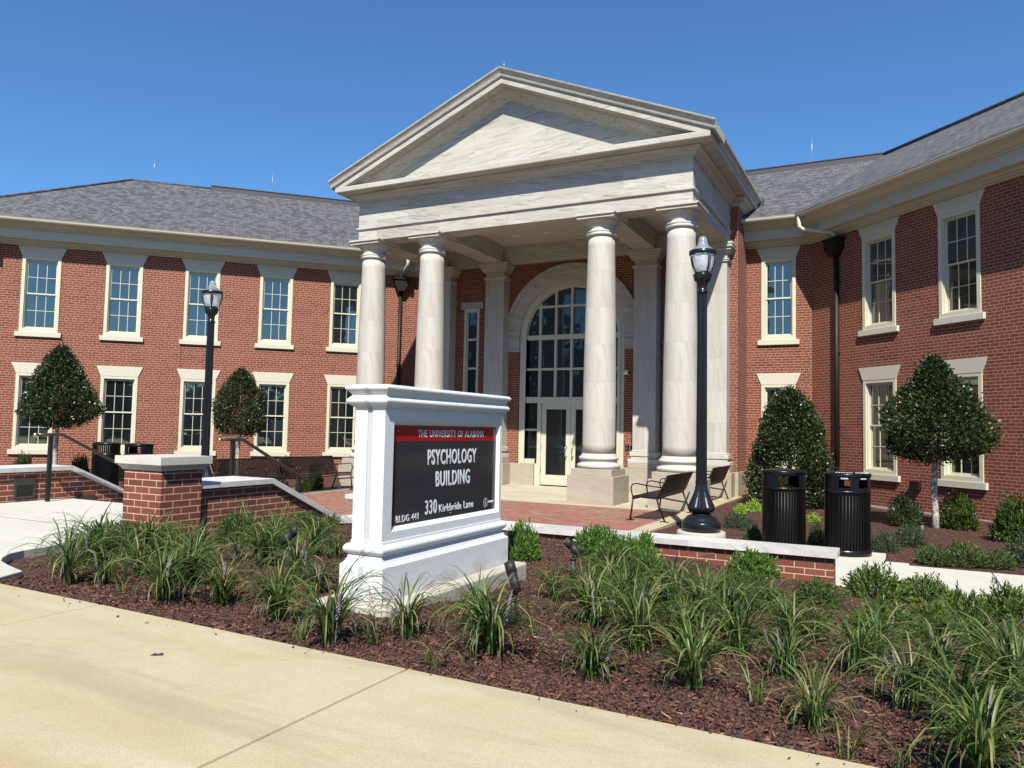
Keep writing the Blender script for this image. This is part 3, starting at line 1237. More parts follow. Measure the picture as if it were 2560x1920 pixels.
# ------------------------------------------------------------------ small things on the building
def wallthing(name, F, x, z, label, cat, fn):
    e = empty(name, label=label, cat=cat)
    e.matrix_world = F @ Matrix.Translation((x, 0, z))
    fn(e)
    return e


def cam_parts(e):
    b = MB(); b.box(-.05, .05, .001, .05, -.06, .06); b.cyl((0, .05, .02), (-.02, .12, .0), .03, n=10)
    b.build('wall_mount', 'white_plastic', e)
    b = MB(); b.cyl((.03, .15, -.015), (-.12, .2, -.035), .045, n=14)
    b.build('camera_body', 'white_plastic', e)
    b = MB(); b.cyl((-.1205, .2, -.035), (-.126, .202, -.036), .033, n=14)
    b.build('lens', 'black_paint', e)


wallthing('security_camera', FB, -1.66, 3.19, 'small white security camera on the brick beside the arched entrance glazing', 'security camera', cam_parts)


def reader_parts(e):
    b = MB(); b.box(-.05, .05, .001, .03, -.07, .07)
    b.build('reader_box', 'black_paint', e, bevel=.004)
    b = MB(); b.cyl((0, .0301, .03), (0, .035, .03), .022, n=12); b.cyl((0, .0301, -.035), (0, .035, -.035), .022, n=12)
    b.build('button', 'steel', e)


wallthing('call_box', FB, -1.70, 1.16, 'small dark call box with two round buttons on brick right of the entrance doors', 'call box', reader_parts)


def panel_parts(e):
    b = MB(); b.box(-.055, .055, .001, .03, -.075, .075)
    b.build('reader_box', 'steel', e, bevel=.004)
    b = MB(); b.box(-.045, .045, .0301, .036, -.06, .06)
    b.build('reader_face', 'black_paint', e)


wallthing('card_reader', FB, -1.84, 1.15, 'black card reader in a metal frame on brick next to the stone pilaster', 'card reader', panel_parts)


def jbox(e):
    b = MB(); b.box(-.11, .11, .001, .09, -.09, .09)
    b.build('box_body', 'bronze_paint', e, bevel=.006)
    b = MB(); b.box(-.12, .12, .0905, .1, -.1, .1)
    b.build('box_cover', 'bronze_paint', e, bevel=.003)


wallthing('outlet_box', FR, -3.30, .55, 'small dark metal box on the brick of the right wing behind the tree trunk', 'outlet box', jbox)

# ------------------------------------------------------------------ ground
g = MB()
g.quad((-900, -900, -.32), (900, -900, -.32), (900, 900, -.32), (-900, 900, -.32))
struct(g.build('ground', 'far_ground'))


def mound(x, y):
    a = min(max((y + 9.95) / 5.55, 0), 1)
    e = .30 - .25 * min(max((x - 4.5) / 3.3, 0), 1)
    return .495 + (e - .495) * a


def hnoise(x, y):
    return .012 * math.sin(x * 5.1 + 1.3 * math.sin(y * 3.7)) + .010 * math.sin(y * 6.3 + 2 * math.sin(x * 2.9))


def height(x, y):
    return mound(x, y) + hnoise(x, y)


# foreground planting bed
nx, ny = 150, 84
X = np.linspace(1.3, 14.5, nx)
Y = np.linspace(-10.6, -3.6, ny)
V, Fq = [], []
for j in range(ny):
    for i in range(nx):
        x, y = X[i], Y[j]
        z = height(x, y)
        z = min(z, .50) if y < -9.6 else z
        if y > -4.5 and x > 7.4: z = min(z, -.02)
        if x > 9.3 and y > -5: z -= .05
        V.append((x, y, z))
for j in range(ny - 1):
    for i in range(nx - 1):
        a = j * nx + i
        Fq.append((a, a + 1, a + nx + 1, a + nx))
struct(npobj('planting_bed', V, Fq, 'mulch', smooth=True))

# foreground sidewalk : edge follows measured line, with one joint every 2.2 m
def edge_y(x): return -9.92 - .036 * (x - 2.99)
joints = [4.05 - 2.20, 4.05, 6.27, 8.49, 10.7, 12.9, 15.1]
xs = [-14] + [-11.4, -9.2, -7.0, -4.8, -2.6, -.35] + joints + [22]
b = MB()
jg = .006
for i in range(len(xs) - 1):
    a, c = xs[i] + jg, xs[i + 1] - jg
    b.prism([(a, edge_y(a)), (a, -17.5), (c, -17.5), (c, edge_y(c))], 'z', .3, .52)
sw = struct(b.build('sidewalk', 'walk_tan', bevel=.008))
b = MB()
b.box(-14, 22, -17.5, -10.5, .29, .505)
b.prism([(-14, edge_y(-14) - .01), (-14, -10.5), (22, -10.5), (22, edge_y(22) - .01)], 'z', .29, .505)
struct(b.build('sidewalk_joint', 'joint_filler'))

# upper landing and path to the steps (pale concrete)
land = [(2.93, -9.915), (2.84, -9.84), (2.74, -9.63), (2.43, -9.55), (2.22, -9.48), (2.07, -9.38), (1.94, -9.25), (1.88, -9.11), (1.84, -8.9), (1.76, -8.66), (1.6, -8.48), (1.34, -8.36), (1.31, -8.2), (1.31, -7.0), (1.31, -6.3),
        (-1.84, -6.3), (-1.84, -9.72)]
b = MB()
b.prism(land, 'z', .1, .53)
struct(b.build('landing', 'walk_pale', bevel=.006))
b = MB()
b.prism([(1.31, -7.974), (-1.83, -7.974), (-1.83, -7.986), (1.31, -7.986)], 'z', .5, .5325)
struct(b.build('landing_joint', 'joint_filler'))
b = MB()
b.box(-12, -1.841, -9.735, -8.6, .1, .529)
struct(b.build('path', 'walk_pale'))
# steps
b = MB()
for k in range(3):
    y = -6.3 + .35 * k
    b.box(-1.84, 1.14, y + .001, y + .35, -.1, .53 - .1325 * (k + 1))
struct(b.build('steps', 'walk_pale', bevel=.01))

# plaza, borders, portico floor
def sheet(name, x0, x1, y0, y1, z, mat, th=.2):
    b = MB()
    b.box(x0, x1, y0, y1, z - th, z)
    return struct(b.build(name, mat))


sheet('plaza_paving', -4.0, 4.36, -5.24, 2.32, 0, 'brick_paver')
sheet('plaza_border', 4.361, 4.66, -3.97, 7.2, .004, 'walk_tan', .15)
sheet('plaza_border', -4.30, -4.001, -3.97, 2.6, .004, 'walk_pale', .15)
sheet('plaza_border', -4.0, 4.36, 2.321, 2.60, .002, 'walk_tan', .15)
sheet('portico_floor', -4.62, 4.36, 2.601, 6.897, .004, 'porch_stone', .15)
b = MB()
b.box(6.2, 8.06, -2.1, -1.18, -.15, .0)
b.box(8.061, 8.33, -2.1, -1.92, -.15, .0)
for a, c in ((6.2, 7.2), (7.21, 9.2), (9.21, 11.4), (11.41, 13.6)):
    b.box(a, c, -3.95 if a > 7 else -3.4, -2.101, -.15, 0.0)
struct(b.build('path', 'walk_pale', bevel=.01))
b = MB()
b.box(-8.3, -6.1, -2.1, -1.0, -.15, .0)
b.box(-12, -6.1, -3.95, -2.101, -.15, 0.0)
struct(b.build('path', 'walk_pale', bevel=.01))


def bed(name, x0, x1, y0, y1, z=-.03, amp=.02, n=60):
    V, Fq = [], []
    for j in range(n):
        for i in range(n):
            x = x0 + (x1 - x0) * i / (n - 1)
            y = y0 + (y1 - y0) * j / (n - 1)
            V.append((x, y, z + amp * math.sin(x * 2.3 + math.sin(y * 1.7)) * math.sin(y * 2.1 + 1)))
    for j in range(n - 1):
        for i in range(n - 1):
            a = j * n + i
            Fq.append((a, a + 1, a + n + 1, a + n))
    return struct(npobj(name, V, Fq, 'mulch', smooth=True))


bed('planting_bed', 4.655, 16, -4.3, 8.1)
bed('planting_bed', -16, -4.3, -4.3, 8.1, .0, .04)
bed('planting_bed', -16, -2.5, -8.7, -4.2, .3, .03)

# ------------------------------------------------------------------ pier, stair walls, low curved wall
def pier():
    e = empty('brick_pier', (1.566, -7.563, 0), 0, 'square red brick pier with a thick pale stone cap beside the steps', 'pier')
    h = .272
    b = MB(); b.box(-h, h, -.245, .245, .1, 1.11)
    b.build('shaft', 'pier_brick', e, bevel=.004)
    b = MB()
    r0, r1 = .0, .05
    pts0 = [(-h - .003, -.248), (h + .003, -.248), (h + .003, .248), (-h - .003, .248)]
    e1 = .07
    pts1 = [(-h - e1, -.245 - e1), (h + e1, -.245 - e1), (h + e1, .245 + e1), (-h - e1, .245 + e1)]
    zs = [(0.004, 1.1105), (.02, 1.12), (.022, 1.135), (.045, 1.155), (.05, 1.172)]
    prev = None
    for q, z in zs:
        ringp = [(-h - q, -.245 - q, z), (h + q, -.245 - q, z), (h + q, .245 + q, z), (-h - q, .245 + q, z)]
        if prev:
            for k in range(4):
                b.quad(prev[k], prev[(k + 1) % 4], ringp[(k + 1) % 4], ringp[k])
        prev = ringp
    b.box(-h - .065, h + .065, -.31, .31, 1.1725, 1.248)
    b.build('cap', 'cap_stone', e)


pier()


def stair_wall(name, x0, x1, y_start, label, side):
    """brick wall along Y with level then raking coping"""
    e = empty(name, ((x0 + x1) / 2, -6.3, 0), 0, label, 'stair wall', )
    ox, oy = (x0 + x1) / 2, -6.3
    zt, ybend, yend, zend = .907, -6.30, -5.06, .335
    b = MB()
    pts = [(y_start, -.1), (yend - .05, -.1), (yend - .05, zend), (ybend, zt), (y_start, zt)]
    b.prism([(p[0] - oy, p[1]) for p in pts], 'x', x0 - ox, x1 - ox)
    b.build('brickwork', 'pier_brick', e)
    c = MB()
    t = .062
    pts = [(y_start, zt + .001), (ybend, zt + .001), (yend, zend + .001), (yend + .28, zend + .001), (yend + .28, zend + t), (yend + .02, zend + t + .003), (ybend + .02, zt + t + .003), (y_start, zt + t)]
    # two convex pieces butted at the bends
    def pc(pp):
        c.prism([(p[0] - oy, p[1]) for p in pp], 'x', x0 - .045 - ox, x1 + .045 - ox)
    pc([(y_start, zt + .001), (ybend, zt + .001), (ybend + .018, zt + t), (y_start, zt + t)])
    pc([(ybend + .001, zt), (yend, zend + .001), (yend + .018, zend + t), (ybend + .019, zt + t)])
    c.build('coping', 'marble', e, bevel=.004)
    return e


stair_wall('stair_wall', 1.22, 1.78, -7.315, 'red brick stair wall sloping down from the capped pier under marble coping', 1)
e2 = stair_wall('stair_wall', -2.42, -1.86, -11.0, 'red brick stair wall at far left with step lights and marble coping', -1)


def low_wall(sg, label):
    e = empty('low_brick_wall', (0, 0, 0), 0, label, 'low wall')
    b = MB()
    path = [(sg * 1.74, -5.10), (sg * 1.86, -4.86), (sg * 2.2, -4.52), (sg * 2.7, -4.34), (sg * 3.4, -4.30), (sg * 7.62, -4.28)]
    if sg < 0: path = path[::-1]
    # offset to the right-hand side of travel; right of +x travel is -y (outward)
    b.sweep([(-.23, -.2), (.05, -.2), (.05, .335), (-.23, .335)], path)
    b.build('brickwork', 'pier_brick', e)
    c = MB()
    path2 = [(sg * 1.72, -5.05), (sg * 1.86, -4.86), (sg * 2.2, -4.52), (sg * 2.7, -4.34), (sg * 3.4, -4.30), (sg * 7.66, -4.28)]
    if sg < 0: path2 = path2[::-1]
    c.sweep([(-.28, .336), (.105, .336), (.105, .398), (-.28, .400)], path2)
    c.build('coping', 'marble', e, bevel=.005)


low_wall(1, 'low red brick garden wall with white marble coping in front of the brick plaza')
low_wall(-1, 'low red brick garden wall with marble coping left of the steps, beside the trash cans')

# step lights set in the left stair wall
def step_light(y, z, label):
    e = empty('step_light', (-1.86, y, z), 0, label, 'step light', 'step lights in the left stair wall')
    b = MB()
    b.box(.001, .02, -.13, -.105, -.13, .13); b.box(.001, .02, .105, .13, -.13, .13)
    b.box(.001, .02, -.1045, .1045, .04, .13); b.box(.001, .02, -.1045, .1045, -.13, -.10)
    b.build('faceplate', 'step_light_metal', e)
    b = MB()
    b.prism([(.001, .04), (.019, .04), (.004, -.10), (.001, -.10)], 'y', -.1, .1)
    b.build('louvre', 'dark_void', e)


step_light(-6.90, .70, 'square bronze step light in the left brick stair wall near the landing')
step_light(-6.05, .42, 'square bronze step light half hidden below the top step')

# ------------------------------------------------------------------ handrails
def handrail(x, y0, label, yoff=0):
    e = empty('handrail', (x, y0, .53), 0, label, 'handrail', 'handrails down the steps')
    zt = .865
    b = MB()
    b.tube([(0, -.17, zt), (0, .0, zt), (0, .14, zt), (0, .17, zt - .01), (0, 1.18, zt - .50), (0, 1.32, zt - .57)], .021, 10)
    b.build('top_rail', 'rail_top', e)
    b = MB(); b.sphere((0, -.20, zt - .005), .035, 16, 10)
    b.build('end_ball', 'brass', e)
    for (y, za, zb) in ((0, 0, zt - .015), (1.17, -.53, zt - .50)):
        b = MB(); b.box(-.018, .018, y - .025, y + .025, za, zb)
        b.build('post', 'rail_paint', e, bevel=.003)


handrail(-1.62, -6.74, 'dark metal handrail with a brass ball end on the left side of the steps')
handrail(1.04, -6.18, 'dark metal handrail with a brass ball end, right of the steps behind the pier')

# ------------------------------------------------------------------ monument sign
def sign():
    e = empty('monument_sign', (5.224, -8.193, .51), 0, 'white monument sign with red and charcoal panel reading PSYCHOLOGY BUILDING', 'sign')
    hw, hl = .167, .848
    b = MB()
    def lay(ins, z0, z1, ins1=None):
        ins1 = ins if ins1 is None else ins1
        a = [(-hw + ins, -hl + ins, z0), (hw - ins, -hl + ins, z0), (hw - ins, hl - ins, z0), (-hw + ins, hl - ins, z0)]
        c = [(-hw + ins1, -hl + ins1, z1), (hw - ins1, -hl + ins1, z1), (hw - ins1, hl - ins1, z1), (-hw + ins1, hl - ins1, z1)]
        for k in range(4):
            b.quad(a[k], a[(k + 1) % 4], c[(k + 1) % 4], c[k])
        return a, c
    def stack(levels):
        last = None
        for k in range(len(levels) - 1):
            last = lay(levels[k][0], levels[k][1], levels[k + 1][1], levels[k + 1][0])[1]
        b.poly(last)
    lv = [(0, 0), (0, .205), (.003, .209), (.02, .225), (.032, .25), (.036, .268), (.036, .272)]
    lv += [(.03, .274)]
    lv += [(.028 - .018 * math.sin(math.pi * k / 8) , .274 + .062 * k / 8) for k in range(9)]
    lv += [(.045, .338), (.045, .355), (.05, .357)]
    LV0 = list(lv)
    stack(lv)
    # end faces and frame of shaft, z .357 -> 1.20
    zs0, zs1 = .357, 1.20
    i = .05
    X0, X1, Y0, Y1 = -hw + i, hw - i, -hl + i, hl - i
    ry0, ry1, rz0, rz1 = -.70, .765, .412, 1.122
    py0, py1, pz0, pz1 = -.645, .78, .44, 1.085
    dp = .035
    b.box(X0, X1 - .06, Y0 + .012, Y1 - .012, zs0, zs1)
    for ya, yb in ((Y0, Y0 + .0119), (Y1 - .0119, Y1)):
        b.box(X0, -.02, ya, yb, zs0, zs1)
        b.box(.02, X1 - .0601, ya, yb, zs0, zs1)
    b.box(X1 - .0599, X1, Y0, ry0, zs0, zs1)
    b.box(X1 - .0599, X1, ry1, Y1, zs0, zs1)
    b.box(X1 - .0599, X1, ry0, ry1, zs0, rz0)
    b.box(X1 - .0599, X1, ry0, ry1, rz1, zs1)
    # splayed reveal
    o = [(X1, ry0, rz0), (X1, ry1, rz0), (X1, ry1, rz1), (X1, ry0, rz1)]
    n_ = [(X1 - dp, ry0 + .045, rz0 + .03), (X1 - dp, ry1 - .015, rz0 + .03), (X1 - dp, ry1 - .015, rz1 - .03), (X1 - dp, ry0 + .045, rz1 - .03)]
    for k in range(4):
        b.quad(o[k], o[(k + 1) % 4], n_[(k + 1) % 4], n_[k])
    # cap
    lv = [(.05, 1.20), (.036, 1.203), (.036, 1.212)] + [(.030 - .024 * math.sin(math.pi * k / 8), 1.212 + .062 * k / 8) for k in range(9)] + [(.03, 1.276), (.03, 1.284), (.028, 1.288), (.018, 1.30), (.014, 1.303), (.014, 1.307)]
    lv += [(.008 - .010 * math.sin(math.pi * k / 6), 1.307 + .036 * k / 6) for k in range(7)] + [(.03, 1.348)]
    LV1 = list(lv)
    stack(lv)
    b.build('sign_body', 'white_stucco', e)
    for sg in (-1, 1):
        q = MB()
        def strip(lv):
            for k in range(len(lv) - 1):
                (i0_, z0_), (i1_, z1_) = lv[k], lv[k + 1]
                y0_, y1_ = sg * (hl - i0_ + .0015), sg * (hl - i1_ + .0015)
                q.quad((-.017, y0_, z0_), (.017, y0_, z0_), (.017, y1_, z1_), (-.017, y1_, z1_)) if sg < 0 else q.quad((.017, y0_, z0_), (-.017, y0_, z0_), (-.017, y1_, z1_), (.017, y1_, z1_))
        strip(LV0)
        strip(LV1)
        q.box(-.0195, .0195, sg * (hl - .0605), sg * (hl - .062), zs0 + .001, zs1 - .001)
        q.build('seam', 'seam_grey', e)
    b = MB()
    b.prism([(-.26, -.97), (.28, -.97), (.30, -.93), (.30, .93), (.26, .96), (-.26, .96)], 'z', -.35, -.001)
    b.build('footing', 'footing', e, bevel=.012)
    px = X1 - dp + .001
    b = MB(); b.box(px - .01, px + .004, py0, py1, .988, pz1)
    b.build('red_panel', 'sign_red', e)
    b = MB(); b.box(px - .01, px + .004, py0, py1, pz0, .9875)
    pn = b.build('grey_panel', 'sign_grey', e)
    b = MB()
    for (y, z) in ((py0 + .03, pz1 - .03), (py1 - .02, pz1 - .03), (py0 + .03, pz0 + .03), (py1 - .02, pz0 + .03), ((py0 + py1) / 2, pz1 - .02), ((py0 + py1) / 2, pz0 + .025)):
        b.cyl((px + .004, y, z), (px + .008, y, z), .0055, n=10)
    b.build('screw', 'steel', e)
    oy, oz = -8.193, .51

    def text(s_, y0, y1, z0, z1, bold=0, x=px + .0045, name='lettering'):
        cu = bpy.data.curves.new('lettering', 'FONT')
        cu.body = s_
        cu.offset = bold
        cu.space_character = 1.12
        cu.extrude = .001
        cu.resolution_u = 3
        to = bpy.data.objects.new('t', cu)
        COL.objects.link(to)
        me = bpy.data.meshes.new_from_object(to)
        COL.objects.unlink(to)
        bpy.data.objects.remove(to)
        co = np.zeros(len(me.vertices) * 3)
        me.vertices.foreach_get('co', co)
        co = co.reshape(-1, 3)
        mn, mxx = co.min(0), co.max(0)
        u = (co[:, 0] - mn[0]) / (mxx[0] - mn[0])
        v = (co[:, 1] - mn[1]) / (mxx[1] - mn[1])
        new = np.stack([x + (co[:, 2] - mn[2]), y0 + u * (y1 - y0) - oy, z0 + v * (z1 - z0) - oz], 1)
        me.vertices.foreach_set('co', new.ravel())
        me.materials.clear()
        me.materials.append(M['sign_letters'])
        ob = bpy.data.objects.new(name, me)
        COL.objects.link(ob)
        ob.parent = e
        return ob
    text('THE UNIVERSITY OF ALABAMA', -8.574, -7.652, 1.523, 1.574, .0)
    text('PSYCHOLOGY', -8.446, -7.763, 1.329, 1.439, .016)
    text('BUILDING', -8.336, -7.856, 1.174, 1.284, .016)
    text('330', -8.461, -8.313, .988, 1.087, .008)
    text('Kirkbride Lane', -8.283, -7.793, .990, 1.045, .006)
    text('BLDG 441', -8.804, -8.544, .968, 1.012, .004)
    text('ACCESSIBLE', -7.556, -7.468, 1.003, 1.019, .0)
    b = MB()
    cy_, cz_ = -7.601 - oy, 1.009 - oz
    n = 32
    xx = px + .006
    for k in range(n):
        t0, t1 = 2 * math.pi * k / n, 2 * math.pi * (k + 1) / n
        def Q(r, t): return (xx, cy_ + r * .95 * math.cos(t), cz_ + r * math.sin(t))
        b.quad(Q(.031, t0), Q(.036, t0), Q(.036, t1), Q(.031, t1))
        if not (1.0 < t0 < 3.0):
            def W(r, t): return (xx, cy_ - .001 + r * math.cos(t), cz_ - .008 + r * math.sin(t))
            b.quad(W(.0125, t0), W(.0155, t0), W(.0155, t1), W(.0125, t1))
    b.box(xx - .001, xx, cy_ - .006, cy_ - .001, cz_ - .005, cz_ + .014)
    b.box(xx - .001, xx, cy_ - .003, cy_ + .010, cz_ + .000, cz_ + .003)
    b.box(xx - .001, xx, cy_ - .003, cy_ + .010, cz_ - .008, cz_ - .005)
    b.prism([(cy_ + .008, cz_ - .006), (cy_ + .012, cz_ - .006), (cy_ + .020, cz_ - .02), (cy_ + .015, cz_ - .021)], 'x', xx - .001, xx)
    b.cyl((xx - .001, cy_ - .003, cz_ + .020), (xx, cy_ - .003, cz_ + .020), .0045, n=12)
    b.build('accessible_symbol', 'sign_letters', e)


sign()

# ------------------------------------------------------------------ street lamps
def lamp(loc, label):
    e = empty('street_lamp', loc, 0, label, 'street lamp', 'black globe street lamps')
    b = MB()
    b.lathe([(.355, -.25), (.355, .0), (.34, .012)], 40)
    b.build('footing', 'footing', e)
    b = MB()
    b.lathe([(.285, .0125), (.285, .14), (.275, .155), (.255, .16), (.235, .20), (.20, .235), (.165, .25), (.14, .265), (.135, .285)], 40)
    b.build('base', 'lamp_paint', e)
    b = MB()
    b.lathe([(.13, .2855), (.17, .30), (.20, .34), (.20, .375), (.175, .43), (.135, .52), (.105, .60), (.088, .68), (.082, .72), (.088, .725), (.09, .75), (.082, .755)], 48, flute=.06)
    b.build('fluted_flare', 'lamp_paint', e)
    b = MB()
    b.lathe([(.082, .756), (.070, 3.62)], 40, flute=.09)
    b.build('pole', 'lamp_paint', e)
    b = MB()
    b.lathe([(.064, 3.621), (.085, 3.63), (.088, 3.65), (.066, 3.66), (.064, 3.72), (.075, 3.78), (.10, 3.80), (.125, 3.83), (.13, 3.87), (.14, 3.90), (.145, 3.915), (.12, 3.92), (.118, 3.95), (.105, 3.955)], 32)
    b.build('fitter', 'lamp_paint', e)
    b = MB()
    b.lathe([(.10, 3.956), (.125, 3.98), (.155, 4.06), (.172, 4.16), (.178, 4.25), (.178, 4.27)], 36, capt=False, capb=False)
    b.build('globe', 'lamp_glass', e)
    b = MB()
    b.lathe([(.178, 4.275), (.17, 4.30), (.13, 4.33), (.115, 4.345), (.085, 4.36), (.075, 4.40), (.062, 4.47), (.048, 4.50), (.03, 4.51)], 36, capb=False)
    b.build('dome_top', 'clear_dome', e)
    b = MB()
    b.lathe([(.197, 4.220), (.204, 4.223), (.204, 4.282), (.197, 4.285), (.183, 4.282), (.183, 4.223), (.197, 4.220)], 36, capt=False, capb=False)
    b.build('ring_band', 'lamp_paint', e)
    for k in range(4):
        t = math.pi / 4 + k * math.pi / 2
        c, s_ = math.cos(t), math.sin(t)
        for dt in (-.07, .07):
            c, s_ = math.cos(t + dt), math.sin(t + dt)
            c2, s2 = math.cos(t), math.sin(t)
            b = MB()
            b.tube([(.192 * c, .192 * s_, 4.24), (.195 * c, .195 * s_, 4.15), (.172 * c, .172 * s_, 4.04), (.115 * c2, .115 * s2, 3.93)], .0095, 6)
            b.build('cage_bar', 'lamp_paint', e)
    e.scale = (1, 1, .99)
    return e


l1 = lamp((5.58, -1.36, .12), 'tall black fluted street lamp in front of the right portico column')
l2 = copy_tree(l1, (-4.45, -1.74, .07), label='tall black fluted street lamp behind the brick pier near the left trash cans')

# ------------------------------------------------------------------ benches (origin centre on floor, faces +X)
def bench(loc, rz, label):
    e = empty('bench', loc, rz, label, 'bench', 'black metal strap benches')
    L = .93
    ns = 44
    sb = MB()
    for k in range(ns):
        y = -L + .03 + (2 * L - .06) * k / (ns - 1)
        w = .0125
        prof_ = [(.30, .385), (.29, .43), (.25, .445), (.0, .425), (-.16, .42)]
        for q in range(len(prof_) - 1):
            (xa, za), (xb, zb) = prof_[q], prof_[q + 1]
            sb.quad((xa, y - w, za), (xa, y + w, za), (xb, y + w, zb), (xb, y - w, zb))
            sb.quad((xa, y - w, za - .013), (xb, y - w, zb - .013), (xb, y + w, zb - .013), (xa, y + w, za - .013))
            sb.quad((xa, y - w, za), (xb, y - w, zb), (xb, y - w, zb - .013), (xa, y - w, za - .013))
            sb.quad((xa, y + w, za - .013), (xb, y + w, zb - .013), (xb, y + w, zb), (xa, y + w, za))
    sb.build('seat', 'bench_paint', e)
    bb = MB()
    for k in range(ns):
        y = -L + .03 + (2 * L - .06) * k / (ns - 1)
        w = .0125
        prof_ = [(-.15, .43), (-.20, .47), (-.30, .72), (-.335, .80)]
        for q in range(len(prof_) - 1):
            (xa, za), (xb, zb) = prof_[q], prof_[q + 1]
            bb.quad((xa, y - w, za), (xa, y + w, za), (xb, y + w, zb), (xb, y - w, zb))
            bb.quad((xa - .013, y - w, za), (xb - .013, y - w, zb), (xb - .013, y + w, zb), (xa - .013, y + w, za))
            bb.quad((xa, y - w, za), (xb, y - w, zb), (xb - .013, y - w, zb), (xa - .013, y - w, za))
            bb.quad((xa - .013, y + w, za), (xb - .013, y + w, zb), (xb, y + w, zb), (xa, y + w, za))
    bb.build('backrest', 'bench_paint', e)
    fr = MB()
    for y in (-L, L):
        fr.tube([(.30, y, .39), (.27, y, .425), (-.15, y, .40), (-.34, y, .81)], .015, 8)
    for (x, z) in ((-.34, .81), (-.165, .41), (.29, .375)):
        fr.tube([(x, -L, z), (x, L, z)], .013, 8)
    fr.build('frame', 'bench_paint', e)
    for y in (-L, 0, L):
        a = MB()
        a.tube([(.29, y, .42), (.325, y, .56), (.30, y, .635), (.22, y, .655), (.0, y, .625), (-.25, y, .60)], .012, 8)
        a.build('armrest', 'bench_paint', e)
    for y in (-L, L):
        for (xa, xb) in ((.28, .33), (-.15, -.30)):
            g_ = MB()
            g_.tube([(xa, y, .40), (xb, y, .01)], .016, 8)
            g_.box(xb - .07, xb + .07, y - .03, y + .03, .0, .012)
            g_.build('leg', 'bench_paint', e)
    return e


b1 = bench((4.23, 1.36, .005), math.pi, 'black strap metal bench left of the right street lamp, its back to the planting bed')
copy_tree(b1, (4.23, 5.12, .005), math.pi, label='black strap metal bench between the right corner column and the portico wall')
copy_tree(b1, (-4.23, 1.40, .005), 0, label='black strap metal bench beside the plinth of the left corner column')
copy_tree(b1, (-4.23, -.56, .005), 0, label='black strap metal bench between the left street lamp and the left corner column bench')

